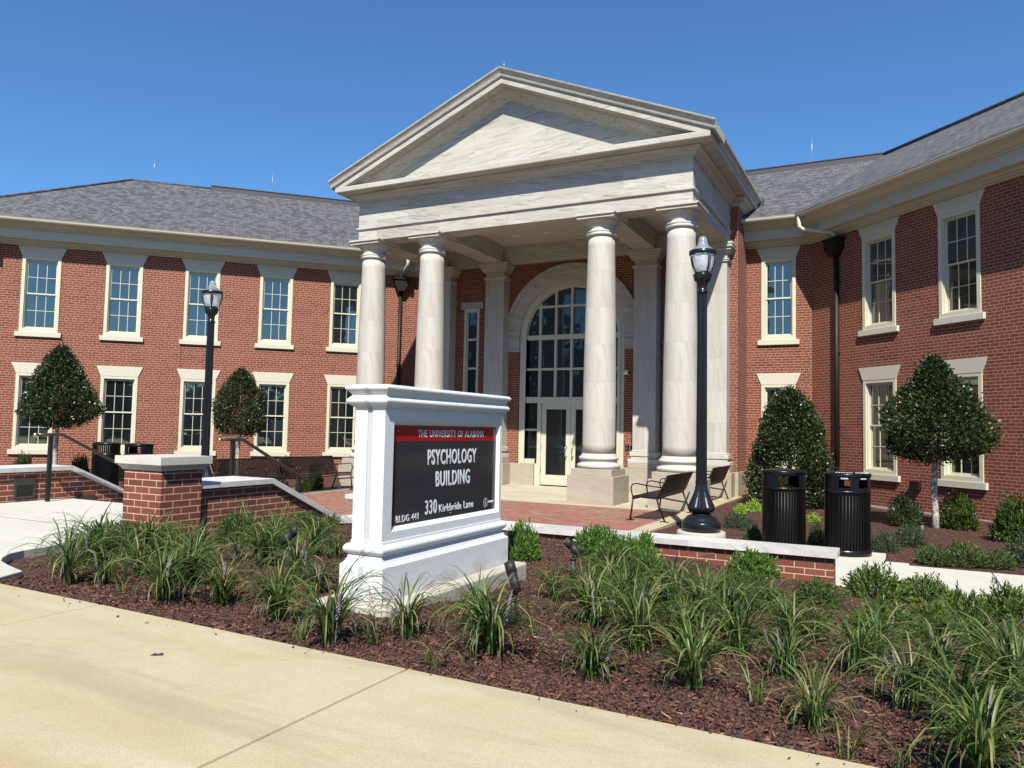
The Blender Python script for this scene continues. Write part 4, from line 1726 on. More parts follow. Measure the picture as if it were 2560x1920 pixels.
# ------------------------------------------------------------------ trash cans (oval, slatted)
def can(loc, rz, label, kind):
    e = empty('trash_can', loc, rz, label, 'trash can', 'black slatted trash cans')
    sx, sy = 1.0, .8
    R = .295
    b = MB()
    b.lathe([(R - .015, .0), (R + .012, .01), (R + .012, .075), (R - .01, .085)], 48, sx=sx, sy=sy)
    b.build('base', 'black_paint', e)
    b = MB()
    b.lathe([(R - .035, .086), (R - .035, .86)], 48, sx=sx, sy=sy)
    b.build('liner', 'dark_void', e)
    b = MB()
    n = 44
    for k in range(n):
        t = 2 * math.pi * k / n
        ang = math.degrees(t)
        front = 205 < ang < 335
        back = 25 < ang < 155
        top = .845 if (front or (back and kind != 'slat')) else 1.05
        if kind == 'slat': top = 1.05
        c, s_ = math.cos(t), math.sin(t)
        tx, ty = -s_ * sx, c * sy
        l_ = math.hypot(tx, ty)
        tx, ty = tx / l_, ty / l_
        ox, oy = R * c * sx, R * s_ * sy
        nxx, nyy = ty, -tx
        w = .0125
        P = [(ox + tx * w, oy + ty * w), (ox + tx * w + nxx * -.008, oy + ty * w + nyy * -.008), (ox - tx * w - nxx * .008, oy - ty * w - nyy * .008), (ox - tx * w, oy - ty * w)]
        b.prism(P, 'z', .085, top)
    b.build('slat_body', 'black_slat', e)
    b = MB()
    b.lathe([(R + .004, .82), (R + .012, .822), (R + .012, .858), (R + .004, .86)], 48, sx=sx, sy=sy, capt=False, capb=False) if kind == 'slat' else b.lathe([(R - .03, .835), (R + .008, .837), (R + .008, .862), (R - .03, .864)], 48, sx=sx, sy=sy)
    b.build('band', 'black_paint', e)
    b = MB()
    b.lathe([(R - .02, 1.045), (R + .012, 1.05), (R + .016, 1.078), (R + .008, 1.09), (R * .85, 1.102), (R * .5, 1.113), (.02, 1.118)], 48, sx=sx, sy=sy)
    b.build('lid', 'black_paint', e)
    if kind != 'slat':
        # curved hood panel with openings (front), solid cheeks
        def panel(t0, t1, z0, z1, n_=6, rr=R + .002):
            for k in range(n_):
                a, c_ = t0 + (t1 - t0) * k / n_, t0 + (t1 - t0) * (k + 1) / n_
                A = (rr * math.cos(a) * sx, rr * math.sin(a) * sy)
                C_ = (rr * math.cos(c_) * sx, rr * math.sin(c_) * sy)
                A2 = (A[0] * .965, A[1] * .965); C2 = (C_[0] * .965, C_[1] * .965)
                p.quad((*A, z0), (*C_, z0), (*C_, z1), (*A, z1))
                p.quad((*C2, z0), (*A2, z0), (*A2, z1), (*C2, z1))
                p.quad((*A, z1), (*C_, z1), (*C2, z1), (*A2, z1))
                p.quad((*C_, z0), (*A, z0), (*A2, z0), (*C2, z0))
        D = math.radians
        for base in (270, 90):
            p = MB()
            if kind == 'one':
                panel(D(base - 65), D(base - 28), .865, 1.045)
                panel(D(base + 28), D(base + 65), .865, 1.045)
                panel(D(base - 28), D(base + 28), 1.03, 1.045)
                panel(D(base - 28), D(base + 28), .865, .872)
            else:
                panel(D(base - 65), D(base - 40), .865, 1.045)
                panel(D(base + 40), D(base + 65), .865, 1.045)
                panel(D(base - 11), D(base + 11), .865, 1.045)
                for sgn in (-1, 1):
                    panel(D(base + sgn * 25 - 14.3), D(base + sgn * 25 + 14.3), 1.01, 1.045)
                    panel(D(base + sgn * 25 - 14.3), D(base + sgn * 25 + 14.3), .865, .90)
            p.build('hood', 'black_paint', e)
        if kind == 'two':
            lb = MB()
            p = lb
            for sgn in (-1, 1):
                for q in range(7):
                    a = 270 + sgn * 25 - 9 + q * 2.6
                    panel(D(a), D(a + 1.9), 1.018, 1.034, 1, R + .006)
            lb.build('small_label', 'pale_label', e)
            lb = MB()
            for t_ in range(15):
                a = -.21 + t_ * .029
                if t_ == 7:
                    lb.build('lid_label', 'pale_label', e)
                    lb = MB()
                    continue
                y_ = -math.sqrt(max(0, 1 - (a / (R * 1.0)) ** 2)) * R * .8 * .86
                lb.box(a, a + .021, y_, y_ + .02, 1.094, 1.1075)
            lb.build('lid_label', 'pale_label', e)
    return e


ca = math.radians(26)
can((7.60, -1.60, .0), ca, 'black slatted recycling can with round and square openings, right of the right pair', 'two')
can((6.78, -1.55, .0), ca, 'black slatted trash can with one wide opening, nearer the street lamp behind the low wall', 'one')
can((-7.72, -1.62, .0), ca, 'black trash can slatted up to its lid, behind the left stair wall', 'slat')
can((-6.72, -1.55, .0), ca, 'black slatted trash can with an open hood behind the left stair wall', 'one')

# marble slab seat on the plaza, mostly behind the sign
e = empty('marble_seat', (.35, -2.25, 0), 0, 'low white marble slab seat on the brick plaza, mostly behind the sign', 'stone seat')
b = MB(); b.box(-.6, .6, -.2, .2, .34, .42); b.build('slab', 'marble', e, bevel=.006)
for x in (-.35, .35):
    b = MB(); b.box(x - .06, x + .06, -.15, .15, 0, .3395); b.build('support', 'marble', e)

# ------------------------------------------------------------------ landscape bullet lights
def spot(loc, rz, tilt, h, label):
    e = empty('landscape_light', loc, rz, label, 'landscape light', 'bullet landscape lights in the mulch')
    e.scale = (.82, .82, .95)
    b = MB(); b.cyl((0, 0, -.08), (0, 0, h * .55), .028, .028, 14); b.cyl((0, 0, h * .55), (0, 0, h * .62), .034, .034, 14)
    b.build('stake', 'spot_plastic', e)
    b = MB(); b.cyl((0, 0, h * .62), (0, 0, h * .80), .013, n=10); b.cyl((-.025, 0, h * .82), (.025, 0, h * .82), .018, n=12)
    b.build('knuckle', 'spot_plastic', e)
    d = Vector((math.cos(tilt), 0, math.sin(tilt)))
    c = Vector((0, 0, h * .9))
    b = MB()
    b.cyl(c - d * .095, c + d * .03, .031, .037, 24)
    b.cyl(c + d * .0305, c + d * .105, .0395, .0395, 24)
    b.build('bullet_head', 'spot_plastic', e)
    b = MB(); b.cyl(c + d * .1055, c + d * .107, .033, n=20)
    b.build('lens', 'entry_glass', e)


spot((3.97, -8.33, .44), math.radians(40), math.radians(38), .33, 'dark bullet spotlight on a stake in the mulch left of the monument sign')
spot((5.74, -6.80, .33), math.radians(205), math.radians(40), .30, 'dark bullet spotlight beside the bright green shrubs right of the sign')
spot((6.16, -8.78, .42), math.radians(160), math.radians(62), .33, 'dark bullet spotlight on a stake close to the concrete footing of the sign')
e = empty('well_light', (8.57, 2.13, -.03), 0, 'small grey cylinder light in the mulch left of the right tree trunk', 'garden light')
b = MB(); b.cyl((0, 0, -.1), (0, 0, .13), .05, n=16); b.build('light_body', 'step_light_metal', e)
b = MB(); b.cyl((0, 0, .1305), (0, 0, .16), .058, n=16); b.build('light_cap', 'rail_paint', e)

# ------------------------------------------------------------------ plants
rs = np.random.default_rng(7)


def leaf_quads(P, D, N, L, W):
    """folded diamond leaves: P base, D direction, N normal; L length, W width arrays -> verts, tri/quad faces"""
    n = len(P)
    D = D / np.linalg.norm(D, axis=1, keepdims=True)
    S = np.cross(D, N)
    S /= np.linalg.norm(S, axis=1, keepdims=True) + 1e-9
    Nn = np.cross(S, D)
    L = L[:, None]; W = W[:, None]
    V = np.empty((n, 4, 3))
    V[:, 0] = P
    V[:, 1] = P + D * L * .5 + S * W * .5 + Nn * W * .12
    V[:, 2] = P + D * L
    V[:, 3] = P + D * L * .5 - S * W * .5 + Nn * W * .12
    F = np.arange(n * 4).reshape(n, 4)
    return V.reshape(-1, 3), F


def blades(n, L0, L1, w, spread, seed):
    """liriope tuft: arching strap leaves"""
    r = np.random.default_rng(seed)
    V, F = [], []
    seg = 6
    lean0 = r.uniform(0, 2 * math.pi)
    for k in range(n):
        az = r.uniform(0, 2 * math.pi)
        L = r.uniform(L0, L1)
        arch = r.uniform(.55, 1.75) * spread * (1 if r.random() > .2 else 1.35)
        br = .035 * math.sqrt(r.random())
        ba = r.uniform(0, 2 * math.pi)
        p = np.array([br * math.cos(ba), br * math.sin(ba), -.01])
        th = r.uniform(.03, .42)
        ww = w * r.uniform(.7, 1.2)
        hd = np.array([math.cos(az), math.sin(az), 0.])
        sd = np.array([-hd[1], hd[0], 0.])
        tw = r.uniform(-.5, .5)
        base = len(V)
        for q in range(seg + 1):
            t = q / seg
            a = th + arch * t * t * 1.5
            if q: p = p + (hd * math.sin(a) + np.array([0, 0, math.cos(a)])) * L / seg
            p[2] = max(p[2], .004 + .01 * r.random())
            wq = ww * (1 - .15 * (1 - t)) * (1 if t < .6 else max(.08, (1 - (t - .6) / .4) ** .8))
            up = np.array([-hd[0] * math.cos(a), -hd[1] * math.cos(a), math.sin(a)])
            sdt = sd * math.cos(tw * t) + up * math.sin(tw * t)
            V.append(p - sdt * wq / 2 + up * wq * .18)
            V.append(p.copy())
            V.append(p + sdt * wq / 2 + up * wq * .18)
        for q in range(seg):
            i = base + q * 3
            F.append((i, i + 1, i + 4, i + 3))
            F.append((i + 1, i + 2, i + 5, i + 4))
    return np.array(V), np.array(F)


def spike_mesh(h, seed):
    r = np.random.default_rng(seed)
    V, F = [], []
    def blob(c, s_):
        i = len(V)
        for d in ((1, 0, 0), (0, 1, 0), (-1, 0, 0), (0, -1, 0), (0, 0, 1.3), (0, 0, -1.3)):
            V.append((c[0] + d[0] * s_, c[1] + d[1] * s_, c[2] + d[2] * s_))
        for a in range(4):
            F.append((i + a, i + (a + 1) % 4, i + 4)); F.append((i + (a + 1) % 4, i + a, i + 5))
    for k in range(46):
        t = k / 45
        z = h * (.5 + .5 * t)
        a = k * 2.4
        rad = .0085 * (1 - .6 * t)
        blob((rad * math.cos(a), rad * math.sin(a), z), .0042 * (1 - .5 * t))
    i = len(V)
    for z, rr in ((0, .0022), (h * .98, .0014)):
        for k in range(3): V.append((rr * math.cos(k * 2.1), rr * math.sin(k * 2.1), z))
    for k in range(3):
        j = (k + 1) % 3
        F.append((i + k, i + j, i + 3 + j)); F.append((i + k, i + 3 + j, i + 3 + k))
    return np.array(V), np.array(F)


lir_mesh = []
for k in range(6):
    V, F = blades(94 + 14 * (k % 3), .22, .62, .0098 + .0014 * (k % 3), 1.12 + .15 * (k % 2), 100 + k)
    o = npobj('leaf_blades', V, F, 'liriope_leaf')
    lir_mesh.append(o.data); bpy.data.objects.remove(o)
V, F = blades(16, .14, .30, .007, .9, 200)
o = npobj('leaf_blades', V, F, 'liriope_leaf'); lir_small = o.data; bpy.data.objects.remove(o)
spk = []
for k in range(3):
    V, F = spike_mesh(.24 + .04 * k, k)
    o = npobj('flower_spike', V, F, 'petal', smooth=True); spk.append(o.data); bpy.data.objects.remove(o)

LIR = [(3.2, -9.6, 0), (3.48, -9.53, 0), (3.84, -9.67, 1), (3.25, -9.1, 0), (4.21, -9.67, 0), (3.65, -9.06, 0), (4.47, -9.43, 0), (2.57, -8.33, 0), (3.69, -8.33, 0), (4.36, -8.66, 0), (5.12, -9.64, 0), (3.5, -7.49, 0), (5.63, -9.81, 0), (4.71, -8.83, 0), (2.45, -8.85, 0), (1.98, -6.82, 0), (2.69, -8.05, 0), (4.82, -9.3, 1), (3.18, -8.1, 0), (3.8, -7.55, 0), (2.71, -8.6, 0),
       (5.88, -9.48, 0), (6.02, -8.95, 0), (6.44, -9.57, 0), (6.37, -9.96, 1), (6.95, -9.52, 0), (7.42, -9.52, 0), (6.0, -7.81, 0), (6.3, -7.9, 0), (6.29, -7.4, 0), (6.85, -8.44, 0), (7.15, -8.66, 0), (7.07, -7.83, 0), (7.44, -8.57, 0), (7.7, -9.61, 1), (6.72, -7.18, 0), (7.66, -8.19, 0), (7.73, -8.95, 0), (7.77, -7.81, 0), (7.93, -9.73, 0), (8.03, -8.67, 0), (8.27, -9.16, 0), (8.44, -9.40, 0), (8.49, -9.67, 0), (8.68, -8.79, 0), (8.6, -7.92, 0), (8.06, -9.99, 1),
       (7.38, -6.95, 0), (6.48, -7.68, 0), (6.0, -6.52, 0), (8.46, -9.97, 0), (8.71, -9.46, 0), (5.47, -9.87, 1), (6.57, -8.52, 0), (8.1, -8.01, 0), (6.95, -6.98, 0), (6.34, -5.7, 1), (2.08, -6.4, 0), (2.38, -6.75, 0), (2.5, -6.07, 0), (8.42, -8.42, 0), (8.91, -7.69, 0), (5.82, -9.7, 1), (8.23, -10.02, 1), (3.05, -6.9, 0), (3.0, -7.45, 0), (2.9, -8.95, 0), (2.75, -9.15, 0), (2.35, -8.2, 0), (3.35, -8.7, 0), (2.95, -8.45, 0), (3.9, -9.2, 0), (3.45, -8.0, 0), (6.55, -8.05, 0), (7.3, -8.15, 0), (6.75, -7.65, 0), (7.0, -9.0, 0), (7.55, -7.45, 0), (8.1, -8.35, 0), (8.75, -8.35, 0)]
NAMEDPL = [((3.2, 3.7), 'left'), ]


def side_words(x, y):
    if x < 4.7:
        a = 'between the pier and the sign'
        if y < -9.3: a = 'at the sidewalk edge left of the sign'
        elif y > -7.6: a = 'near the stair wall left of the sign'
    elif x < 5.8:
        a = 'at the foot of the white sign'
    else:
        a = 'right of the sign'
        if y < -9.3: a = 'in the front row right of the sign'
        elif y > -8.0: a = 'in the back row right of the sign'
    return a


cnt = {}
ordn = ['first', 'second', 'third', 'fourth', 'fifth', 'sixth', 'seventh', 'eighth', 'ninth', 'tenth', 'eleventh', 'twelfth', 'thirteenth', 'fourteenth', 'fifteenth', 'sixteenth', 'seventeenth', 'eighteenth', 'nineteenth', 'twentieth', 'twenty-first', 'twenty-second', 'twenty-third', 'twenty-fourth', 'twenty-fifth', 'twenty-sixth', 'twenty-seventh', 'twenty-eighth', 'twenty-ninth', 'thirtieth']


def scrx(x, y):
    d = Vector((x - 8.231, y + 12.937, 0))
    return d.dot(Rv) / d.dot(Fv)


zones = {}
for idx_, (x, y, sm) in enumerate(LIR):
    zones.setdefault((side_words(x, y), sm), []).append((scrx(x, y), idx_))
lab = {}
for (w, sm), lst in zones.items():
    lst.sort()
    for k, (_, i) in enumerate(lst):
        kind = 'small sparse liriope sprig' if sm else 'arching green liriope clump'
        if len(lst) == 1: lab[i] = '%s, the only one %s' % (kind, w)
        else: lab[i] = '%s %s, %s from the left' % (kind, w, ordn[k])
for i, (x, y, sm) in enumerate(LIR):
    z = height(x, y)
    e = empty('liriope_clump', (x, y, z), float(rs.uniform(0, 6.28)), lab[i], 'grass clump', 'liriope clumps in the mulch bed')
    s_ = float(rs.uniform(.72, 1.12)) * (.98 if y < -8.5 else .90)
    e.scale = (s_, s_, s_)
    o = bpy.data.objects.new('leaf_blades', lir_small if sm else lir_mesh[i % 6])
    COL.objects.link(o); o.parent = e
    if not sm:
        for k in range(int(rs.integers(0, 3))):
            f = bpy.data.objects.new('flower_spike', spk[int(rs.integers(0, 3))])
            COL.objects.link(f); f.parent = e
            a = rs.uniform(0, 6.28)
            f.location = (.04 * math.cos(a), .04 * math.sin(a), 0)
            tl = rs.uniform(.05, .4)
            f.rotation_euler = (tl * math.cos(a + 1), tl * math.sin(a + 1), 0)


# shrubs: twigs with whorled leaves filling a dome of unit radius, unit height
def shrub_mesh(nt, nl, leafL, leafW, seed, up=.5, flat=1.0, name='foliage', mat='bright_leaf', hollow=.35):
    r = np.random.default_rng(seed)
    u = r.random(nt)
    az = r.uniform(0, 2 * math.pi, nt)
    cosz = r.uniform(-.05, 1, nt) ** .8 if False else np.clip(r.uniform(-.1, 1, nt), -.1, 1)
    sinz = np.sqrt(1 - cosz ** 2)
    rad = (hollow + (1 - hollow) * r.random(nt) ** .45)
    lump = 1 + .13 * np.sin(az * 3 + seed) * sinz + .10 * np.sin(cosz * 7 + az * 2 + seed)
    rad = rad * lump * r.uniform(.88, 1.08, nt)
    C = np.stack([rad * sinz * np.cos(az), rad * sinz * np.sin(az), rad * np.abs(cosz) * .98 + .03], 1)
    Dt = np.stack([sinz * np.cos(az), sinz * np.sin(az), cosz + up], 1) + r.normal(0, .25, (nt, 3))
    Dt /= np.linalg.norm(Dt, axis=1, keepdims=True)
    k = np.arange(nl)
    P = np.repeat(C, nl, 0)
    D0 = np.repeat(Dt, nl, 0)
    tt = np.tile((k / nl), nt)
    P = P + D0 * (tt[:, None] * leafL * 1.6)
    A = np.cross(D0, np.array([.3, .5, .81])); A /= np.linalg.norm(A, axis=1, keepdims=True)
    B = np.cross(D0, A)
    ph = np.tile(k * 2.4, nt) + np.repeat(r.uniform(0, 6, nt), nl)
    out = A * np.cos(ph)[:, None] + B * np.sin(ph)[:, None]
    spread = (1.1 - .75 * tt)[:, None]
    D = D0 + out * spread + r.normal(0, .12, P.shape)
    N = D0 + r.normal(0, .2, P.shape)
    n = len(P)
    L = leafL * r.uniform(.7, 1.2, n)
    V, F = leaf_quads(P, D, N, L, leafW * r.uniform(.8, 1.15, n))
    V[:, 2] = np.maximum(V[:, 2], 0)
    V[:, :2] /= np.percentile(np.hypot(V[:, 0], V[:, 1]), 98.5)
    V[:, 2] /= np.percentile(V[:, 2], 99.3)
    o = npobj(name, V, F, mat)
    me = o.data
    bpy.data.objects.remove(o)
    return me


SM = {  # kinds of foliage
    'bright': [shrub_mesh(400, 8, .20, .080, 11 + k, .7, mat='bright_leaf') for k in range(3)],
    'feather': [shrub_mesh(330, 8, .27, .062, 21 + k, .35, mat='feather_leaf') for k in range(3)],
    'spread': [shrub_mesh(300, 9, .24, .075, 31 + k, .25, mat='spread_leaf') for k in range(3)],
    'grey': [shrub_mesh(700, 7, .13, .040, 41 + k, .3, mat='grey_leaf') for k in range(2)],
    'lime': [shrub_mesh(110, 6, .34, .20, 51, .2, mat='lime_leaf')],
    'round': [shrub_mesh(800, 8, .13, .06, 61 + k, .5, mat='round_leaf') for k in range(2)],
    'roundd': [shrub_mesh(900, 8, .12, .05, 65, .5, mat='holly_leaf')],
    'dark': [shrub_mesh(420, 8, .20, .075, 71, .5, mat='dark_bush_leaf')],
}
b = MB()
for k in range(7):
    a = k * .9
    b.tube([(0, 0, -.05), (.15 * math.cos(a), .15 * math.sin(a), .3), (.45 * math.cos(a), .45 * math.sin(a), .72)], [.022, .016, .006], 5)
o = b.build('stems', 'bark'); stem_me = o.data; bpy.data.objects.remove(o)


def shrub(kind, x, y, z, hw, h, label, group):
    e = empty('shrub', (x, y, z), float(rs.uniform(0, 6.28)), label, 'shrub', group)
    e.scale = (hw, hw, h)
    lst = SM[kind]
    o = bpy.data.objects.new('foliage', lst[int(rs.integers(0, len(lst)))]); COL.objects.link(o); o.parent = e
    o = bpy.data.objects.new('stems', stem_me); COL.objects.link(o); o.parent = e


GB, GD, GR = 'bright green shrubs along the low wall', 'low dark spreading shrubs in the mulch bed', 'shrubs against the building'
for (kind, x, y, hw, h, l, g_) in [
    ('bright', 5.01, -6.29, .18, .36, 'bright green shrub directly behind the right end of the monument sign', GB),
    ('bright', 5.45, -5.50, .24, .33, 'bright green shrub under the low wall, left of the widest one', GB),
    ('bright', 6.05, -5.99, .26, .38, 'bright green shrub before the low wall where its brick starts to show', GB),
    ('bright', 5.72, -5.70, .21, .31, 'bright green shrub squeezed in the middle of the cluster below the low wall', GB),
    ('bright', 6.88, -4.72, .28, .27, 'bright green shrub against the right half of the low wall', GB),
    ('feather', 5.98, -6.60, .20, .28, 'dark feathery shrub beside the middle spotlight', GD),
    ('feather', 6.36, -6.72, .20, .26, 'dark feathery shrub in front of the wide bright green shrubs', GD),
    ('feather', 7.02, -6.45, .19, .25, 'dark feathery shrub in front of the low wall near its right half', GD),
    ('feather', 7.25, -6.60, .17, .25, 'dark feathery shrub just left of the low wall end, behind the liriope', GD),
    ('feather', 7.62, -6.10, .21, .22, 'dark feathery shrub at the brick end of the low wall', GD),
    ('spread', 8.02, -5.17, .30, .32, 'wide spreading shrub overlapping the pale path beside the low wall end', GD),
    ('spread', 8.43, -4.85, .28, .25, 'spreading shrub on the edge of the pale path, right of the wide one', GD),
    ('spread', 8.14, -7.20, .23, .24, 'dark spreading shrub between the liriope and the path shrubs', GD),
    ('spread', 8.42, -6.95, .20, .25, 'dark spreading shrub behind the shaded one, towards the path', GD),
    ('spread', 8.62, -6.45, .21, .27, 'yellow green spreading shrub at the right side of the bed', GD),
    ('spread', 8.97, -5.85, .26, .29, 'yellow green spreading shrub at the right edge of the photo by the path', GD),
    ('dark', 1.62, -8.1, .27, .22, 'very dark purplish shrub at the foot of the brick pier', GD),
    ('dark', 1.95, -8.35, .22, .20, 'dark shrub on the landing edge in front of the pier', GD),
    ('feather', 2.22, -7.2, .24, .30, 'dark green feathery shrub against the stair wall near the pier', GD),
    ('feather', 2.35, -6.35, .24, .26, 'dark green feathery shrub below the sloping part of the stair wall', GD),
    ('feather', 3.95, -6.4, .24, .26, 'dark green shrub half hidden by the left side of the sign', GD),
]:
    shrub(kind, x, y, height(x, y) - .01, hw, h, l, g_)
for (kind, x, y, hw, h, l) in [
    ('roundd', 8.31, 2.92, .30, .56, 'dark round shrub against the right wing, left of the tree'),
    ('round', 9.18, 2.95, .35, .62, 'round yellow green shrub right of the tree trunk by the right wing'),
    ('round', 9.85, 1.55, .37, .70, 'round green shrub at the right edge under the brick wall'),
    ('grey', 8.02, -.90, .22, .30, 'low grey green shrub right beside the recycling can'),
    ('grey', 8.34, .0, .27, .31, 'low grey green shrub behind the one beside the recycling can'),
    ('feather', 8.62, -1.62, .26, .23, 'low green shrub at the top edge of the pale path'),
    ('feather', 8.97, -1.45, .29, .29, 'low dark green shrub above the pale path, middle of three'),
    ('feather', 9.32, -1.35, .26, .21, 'low dark green shrub above the pale path, right of three'),
    ('grey', 9.75, -1.0, .34, .42, 'grey green shrub at the right edge of the photo above the path'),
    ('grey', 7.14, -.60, .17, .33, 'grey green shrub between the two trash cans'),
    ('grey', 5.70, .62, .24, .27, 'grey green shrub right of the street lamp'),
    ('grey', 6.00, .30, .18, .22, 'small grey green shrub left of the trash can, right of the lamp'),
    ('feather', 6.24, -.80, .16, .22, 'dark green shrub behind the left trash can of the right pair'),
    ('feather', 5.28, -1.95, .19, .17, 'small green shrub at the footing of the right street lamp'),
    ('lime', 5.35, 3.10, .15, .20, 'yellow green leafy plant left of the clipped conical shrub'),
    ('lime', 5.50, 3.80, .18, .26, 'yellow green leafy plant below the corner of the stone base'),
    ('lime', 6.78, 2.55, .16, .16, 'yellow green leafy plant between the two trash cans'),
    ('round', -12.5, -1.9, .30, .62, 'green shrub at the far left end of the brick wing'),
    ('round', -12.0, -.9, .28, .70, 'green shrub under the far left ground floor window'),
    ('roundd', -11.3, .2, .28, .66, 'dark shrub right of the far left tree trunk'),
    ('roundd', -10.2, .6, .28, .66, 'dark shrub left of the left trash cans'),
    ('round', -8.66, 2.63, .2, .62, 'green shrub between the left lamp and the brick wing'),
    ('round', -8.0, 4.35, .22, .62, 'green shrub under the window right of the second tree'),
    ('lime', -4.75, 1.5, .20, .32, 'yellow green plant under the bench near the left column'),
    ('grey', -4.75, .8, .24, .30, 'grey green shrub behind the bench near the left column'),
    ('roundd', -4.9, 2.1, .22, .60, 'dark shrub beside the plinth of the left corner column'),
    ('grey', -9.0, -.9, .22, .26, 'low grey green shrub just left of the left trash cans'),
]:
    shrub(kind, x, y, -.03, hw, h, l, GR)


def crown_mesh(n, H, prof, leafL, leafW, seed, mat, inner=.3):
    """prof(t)->radius; leaves on lumpy shell"""
    r = np.random.default_rng(seed)
    t = r.random(n * 3)
    pr_ = prof(t)
    keep = r.random(n * 3) < pr_ / pr_.max() + .08
    t = t[keep][:n]
    n = len(t)
    rad = prof(t)
    az = r.uniform(0, 2 * math.pi, n)
    # leafy lobes around branch tips, thinner between them
    nc = 46
    ca_, ctt = r.uniform(0, 2 * math.pi, nc), r.random(nc) ** .9
    cr = prof(ctt)
    CX, CY_, CZ = cr * np.cos(ca_), cr * np.sin(ca_), ctt * H
    lx, ly, lz = rad * np.cos(az), rad * np.sin(az), t * H
    dmin = np.sqrt(((lx[:, None] - CX) ** 2 + (ly[:, None] - CY_) ** 2 + (lz[:, None] - CZ) ** 2)).min(1)
    lobe = np.clip(1 - dmin / .34, -.6, 1)
    lump = .17 * lobe - .05 + (np.sin(az * 9 - t * 23) * .025)
    depth = 1 - (1 - inner) * r.random(n) ** 2.2
    rr = rad * (depth + lump) * r.uniform(.96, 1.06, n)
    rr = rr * (1 + .16 * np.sin(az * 2 + 1.3 * seed + t * 4) * np.sin(t * 6 + seed)) + np.where(r.random(n) > .93, r.uniform(0, .09, n), 0)
    # small openings between the branches
    gap = np.sin(az * 7 + t * 13 + seed) * np.sin(t * 31 - az * 4 + 2 * seed)
    keep2 = ((gap < .80) & (lobe > -.25)) | (r.random(n) < .30)
    rr, az, t, out_n = rr[keep2], az[keep2], t[keep2], int(keep2.sum())
    n = out_n
    P = np.stack([rr * np.cos(az), rr * np.sin(az), t * H + r.normal(0, .025 * H, n)], 1)
    out = np.stack([np.cos(az), np.sin(az), .35 + .6 * t], 1)
    D = out + r.normal(0, .55, (n, 3))
    N = out + r.normal(0, .5, (n, 3)) + np.array([0, 0, .5])
    V, F = leaf_quads(P, D, N, leafL * r.uniform(.7, 1.25, n), leafW * r.uniform(.75, 1.2, n))
    o = npobj('crown', V, F, mat)
    me = o.data
    bpy.data.objects.remove(o)
    return me


def prof_tree(t):
    xs_ = [0, .06, .16, .30, .45, .60, .75, .88, 1.0]
    ys_ = [.25, .72, .95, .98, .80, .60, .42, .26, .06]
    return np.interp(t, xs_, ys_)


def prof_egg(t):
    xs_ = [0, .06, .18, .35, .5, .65, .8, .92, 1.0]
    ys_ = [.35, .72, .88, .90, .84, .70, .50, .30, .08]
    return np.interp(t, xs_, ys_)


def prof_cone(t):
    xs_ = [0, .08, .3, .5, .7, .85, .95, 1.0]
    ys_ = [.82, .95, .98, .86, .66, .46, .28, .06]
    return np.interp(t, xs_, ys_)


crownA = crown_mesh(26000, 2.0, prof_tree, .068, .040, 5, 'holly_leaf')
crownC = crown_mesh(24000, 2.0, prof_egg, .066, .040, 8, 'holly_leaf')
crownB = crown_mesh(26000, 2.0, prof_tree, .066, .040, 6, 'holly_leaf')


def tree(loc, crown, r, h, z0, label, rz):
    e = empty('holly_tree', loc, rz, label, 'tree', 'clipped holly trees in front of the wings')
    o = bpy.data.objects.new('crown', crown); COL.objects.link(o); o.parent = e
    o.location = (0, 0, z0); o.scale = (r, r, h / 2.0)
    b = MB()
    b.tube([(0, 0, -.1), (.005, .0, .25), (-.012, .01, .7), (.01, 0, z0 + .1), (0, 0, z0 + h * .75)], [.075, .058, .052, .045, .012], 10)
    for k in range(9):
        a = k * 2.4
        zz = z0 + .02 + .07 * k
        b.tube([(0, 0, zz), (.3 * r * math.cos(a), .3 * r * math.sin(a), zz + .12), (.75 * r * math.cos(a), .75 * r * math.sin(a), zz + .3)], [.022, .014, .005], 6)
    b.build('trunk', 'bark', e)


tree((8.80, 2.86, -.03), crownA, .90, 1.86, 1.20, 'clipped holly tree with a bare pale trunk in front of the right wing windows', .4)
tree((-10.75, -.85, .0), crownB, .86, 2.0, 1.42, 'clipped holly tree with a bare pale trunk at the far left wing windows', 1.0)
tree((-7.56, 2.10, .0), crownC, .68, 1.74, 1.29, 'slimmer clipped holly tree behind the left lamp and benches', 2.2)
cone = crown_mesh(42000, 2.62, prof_cone, .068, .040, 9, 'holly_leaf')
e = empty('holly_shrub', (6.02, 5.45, -.03), .3, 'tall clipped conical holly shrub reaching the ground in the corner of the right wing', 'shrub')
o = bpy.data.objects.new('foliage', cone); COL.objects.link(o); o.parent = e; o.scale = (.86, .86, 1)
b = MB(); b.tube([(0, 0, -.05), (0, 0, 2.3)], [.07, .01], 8); b.build('trunk', 'bark', e)

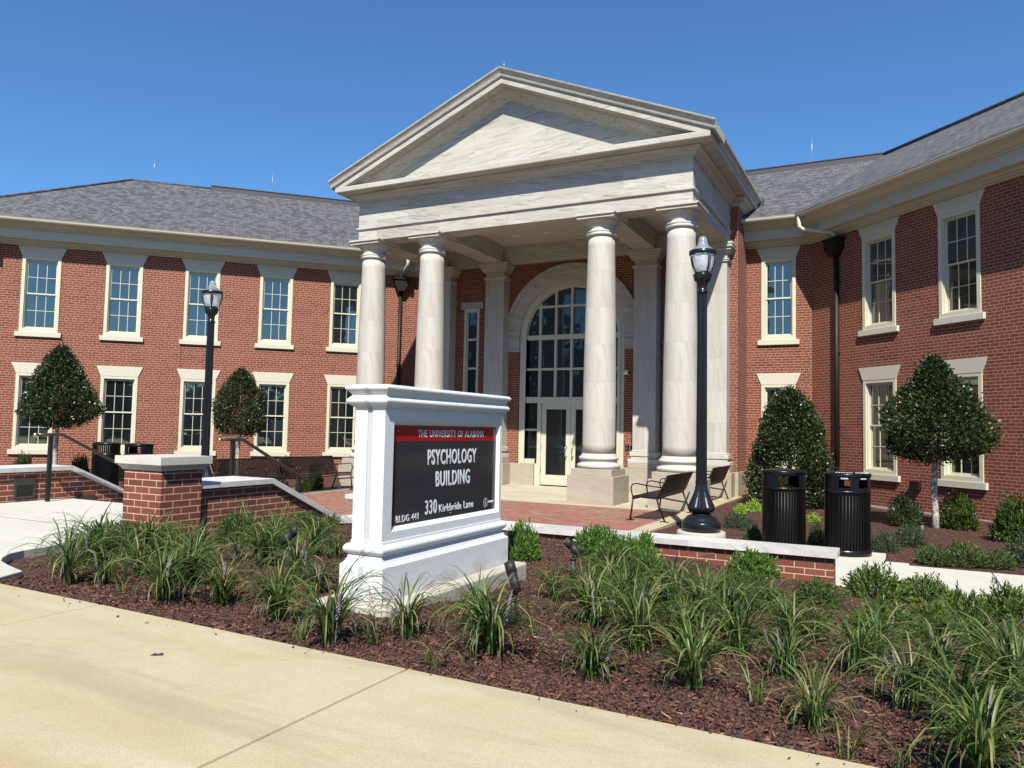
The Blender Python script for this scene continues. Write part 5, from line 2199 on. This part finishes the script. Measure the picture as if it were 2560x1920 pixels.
# ------------------------------------------------------------------ bark chips strewn over the front bed
def chips(n, seed):
    r = np.random.default_rng(seed)
    d = 1.2 + 9.5 * r.random(n * 2) ** 1.3
    x = r.uniform(1.4, 10.8, n * 2)
    y = -10.2 + 6.0 * r.random(n * 2) ** 1.7
    ok = (y > -9.93 - .036 * (x - 2.99) + .02) & (y < -4.45)
    ok &= ~((x > 4.93) & (x < 5.53) & (y > -9.17) & (y < -7.23))
    ok &= ~((x < 1.9) & (y < -7.3)) & ~((x < 2.75) & (y < -9.3)) & ~((x < 2.15) & (y < -8.9)) & ~((x < 1.88) & (y > -7.4))
    x, y = x[ok][:n], y[ok][:n]
    n = len(x)
    z = np.array([height(a, c) for a, c in zip(x, y)])
    m = 45     # a few strays lying on the sidewalk edge
    x[:m] = r.uniform(3.2, 10, m)
    y[:m] = -9.92 - .036 * (x[:m] - 2.99) - .010 - r.random(m) ** 2.2 * .16
    z[:m] = .521
    L = r.uniform(.008, .036, n) * np.where(r.random(n) > .95, 1.6, 1)
    W = L * r.uniform(.18, .55, n)
    sl = r.random(n) > .62
    L = np.where(sl, r.uniform(.03, .085, n), L)
    W = np.where(sl, r.uniform(.0025, .006, n), W)
    L[:m] = r.uniform(.004, .013, m)
    W[:m] = L[:m] * r.uniform(.3, .7, m)
    a = r.uniform(0, 6.283, n)
    tx = np.stack([np.cos(a), np.sin(a), r.normal(0, .28, n)], 1)
    ty = np.stack([-np.sin(a), np.cos(a), r.normal(0, .3, n)], 1)
    c = np.stack([x, y, z + r.uniform(.0, .016, n)], 1)
    V = np.empty((n, 8, 3))
    j = lambda: r.uniform(.6, 1.1, n)[:, None]
    L = L[:, None] / 2; W = W[:, None] / 2
    V[:, 0] = c - tx * L * j() - ty * W * j()
    V[:, 1] = c + tx * L * j() - ty * W * j()
    V[:, 2] = c + tx * L * j() + ty * W * j()
    V[:, 3] = c - tx * L * j() + ty * W * j()
    th = np.zeros((n, 1, 3)); th[:, 0, 2] = -r.uniform(.003, .008, n)
    V[:, 4:] = V[:, :4] + th
    V = V.reshape(-1, 3)
    i = np.arange(n)[:, None] * 8
    F = np.concatenate([i + np.array([[0, 1, 2, 3]]), i + np.array([[0, 4, 5, 1]]), i + np.array([[1, 5, 6, 2]]), i + np.array([[2, 6, 7, 3]]), i + np.array([[3, 7, 4, 0]])])
    o = npobj('mulch_chips', V, F, 'bark_chip')
    o['kind'] = 'stuff'
    tag(o, 'reddish brown shredded bark mulch covering the front planting bed', 'mulch')
    return o


chips(95000, 3)

# wood beyond the street behind the viewer, seen in the window panes
def treeline():
    r = np.random.default_rng(12)
    Vs, Fs = [], []
    off = 0
    for k in range(46):
        a = math.radians(-200 + 220 * k / 45)
        R_ = 70 + r.uniform(-6, 10)
        tall = -172 < math.degrees(a) < -93
        cx, cy = R_ * math.cos(a) + 4, R_ * math.sin(a) - 6
        if cy > -8: continue
        h = r.uniform(13, 20) if tall else r.uniform(5, 11)
        w = r.uniform(3.5, 6)
        n = 260
        u = r.normal(0, 1, (n, 3)); u /= np.linalg.norm(u, axis=1, keepdims=True)
        P = u * np.array([w, w, h / 2]) * r.uniform(.6, 1, (n, 1)) + np.array([cx, cy, h / 2])
        V, F = leaf_quads(P, u + r.normal(0, .6, (n, 3)), u + r.normal(0, .4, (n, 3)), np.full(n, 2.2), np.full(n, 1.6))
        Vs.append(V); Fs.append(F + off); off += len(V)
    o = npobj('distant_trees', np.concatenate(Vs), np.concatenate(Fs), 'far_leaf')
    o['kind'] = 'stuff'
    tag(o, 'dark wood across the street, mirrored in the window panes', 'trees')


treeline()

e = empty('dead_leaf', (5.177, -10.465, 0.521), .5, 'small dark curled dead leaf lying on the tan sidewalk', 'leaf')
b = MB()
b.quad((-.03, -.008, .0), (0, -.016, .008), (.004, .004, .003), (-.012, .006, .009))
b.quad((0, -.016, .008), (.03, -.004, .002), (.022, .012, .010), (.004, .004, .003))
b.build('leaf_blade', 'soil_dark', e)
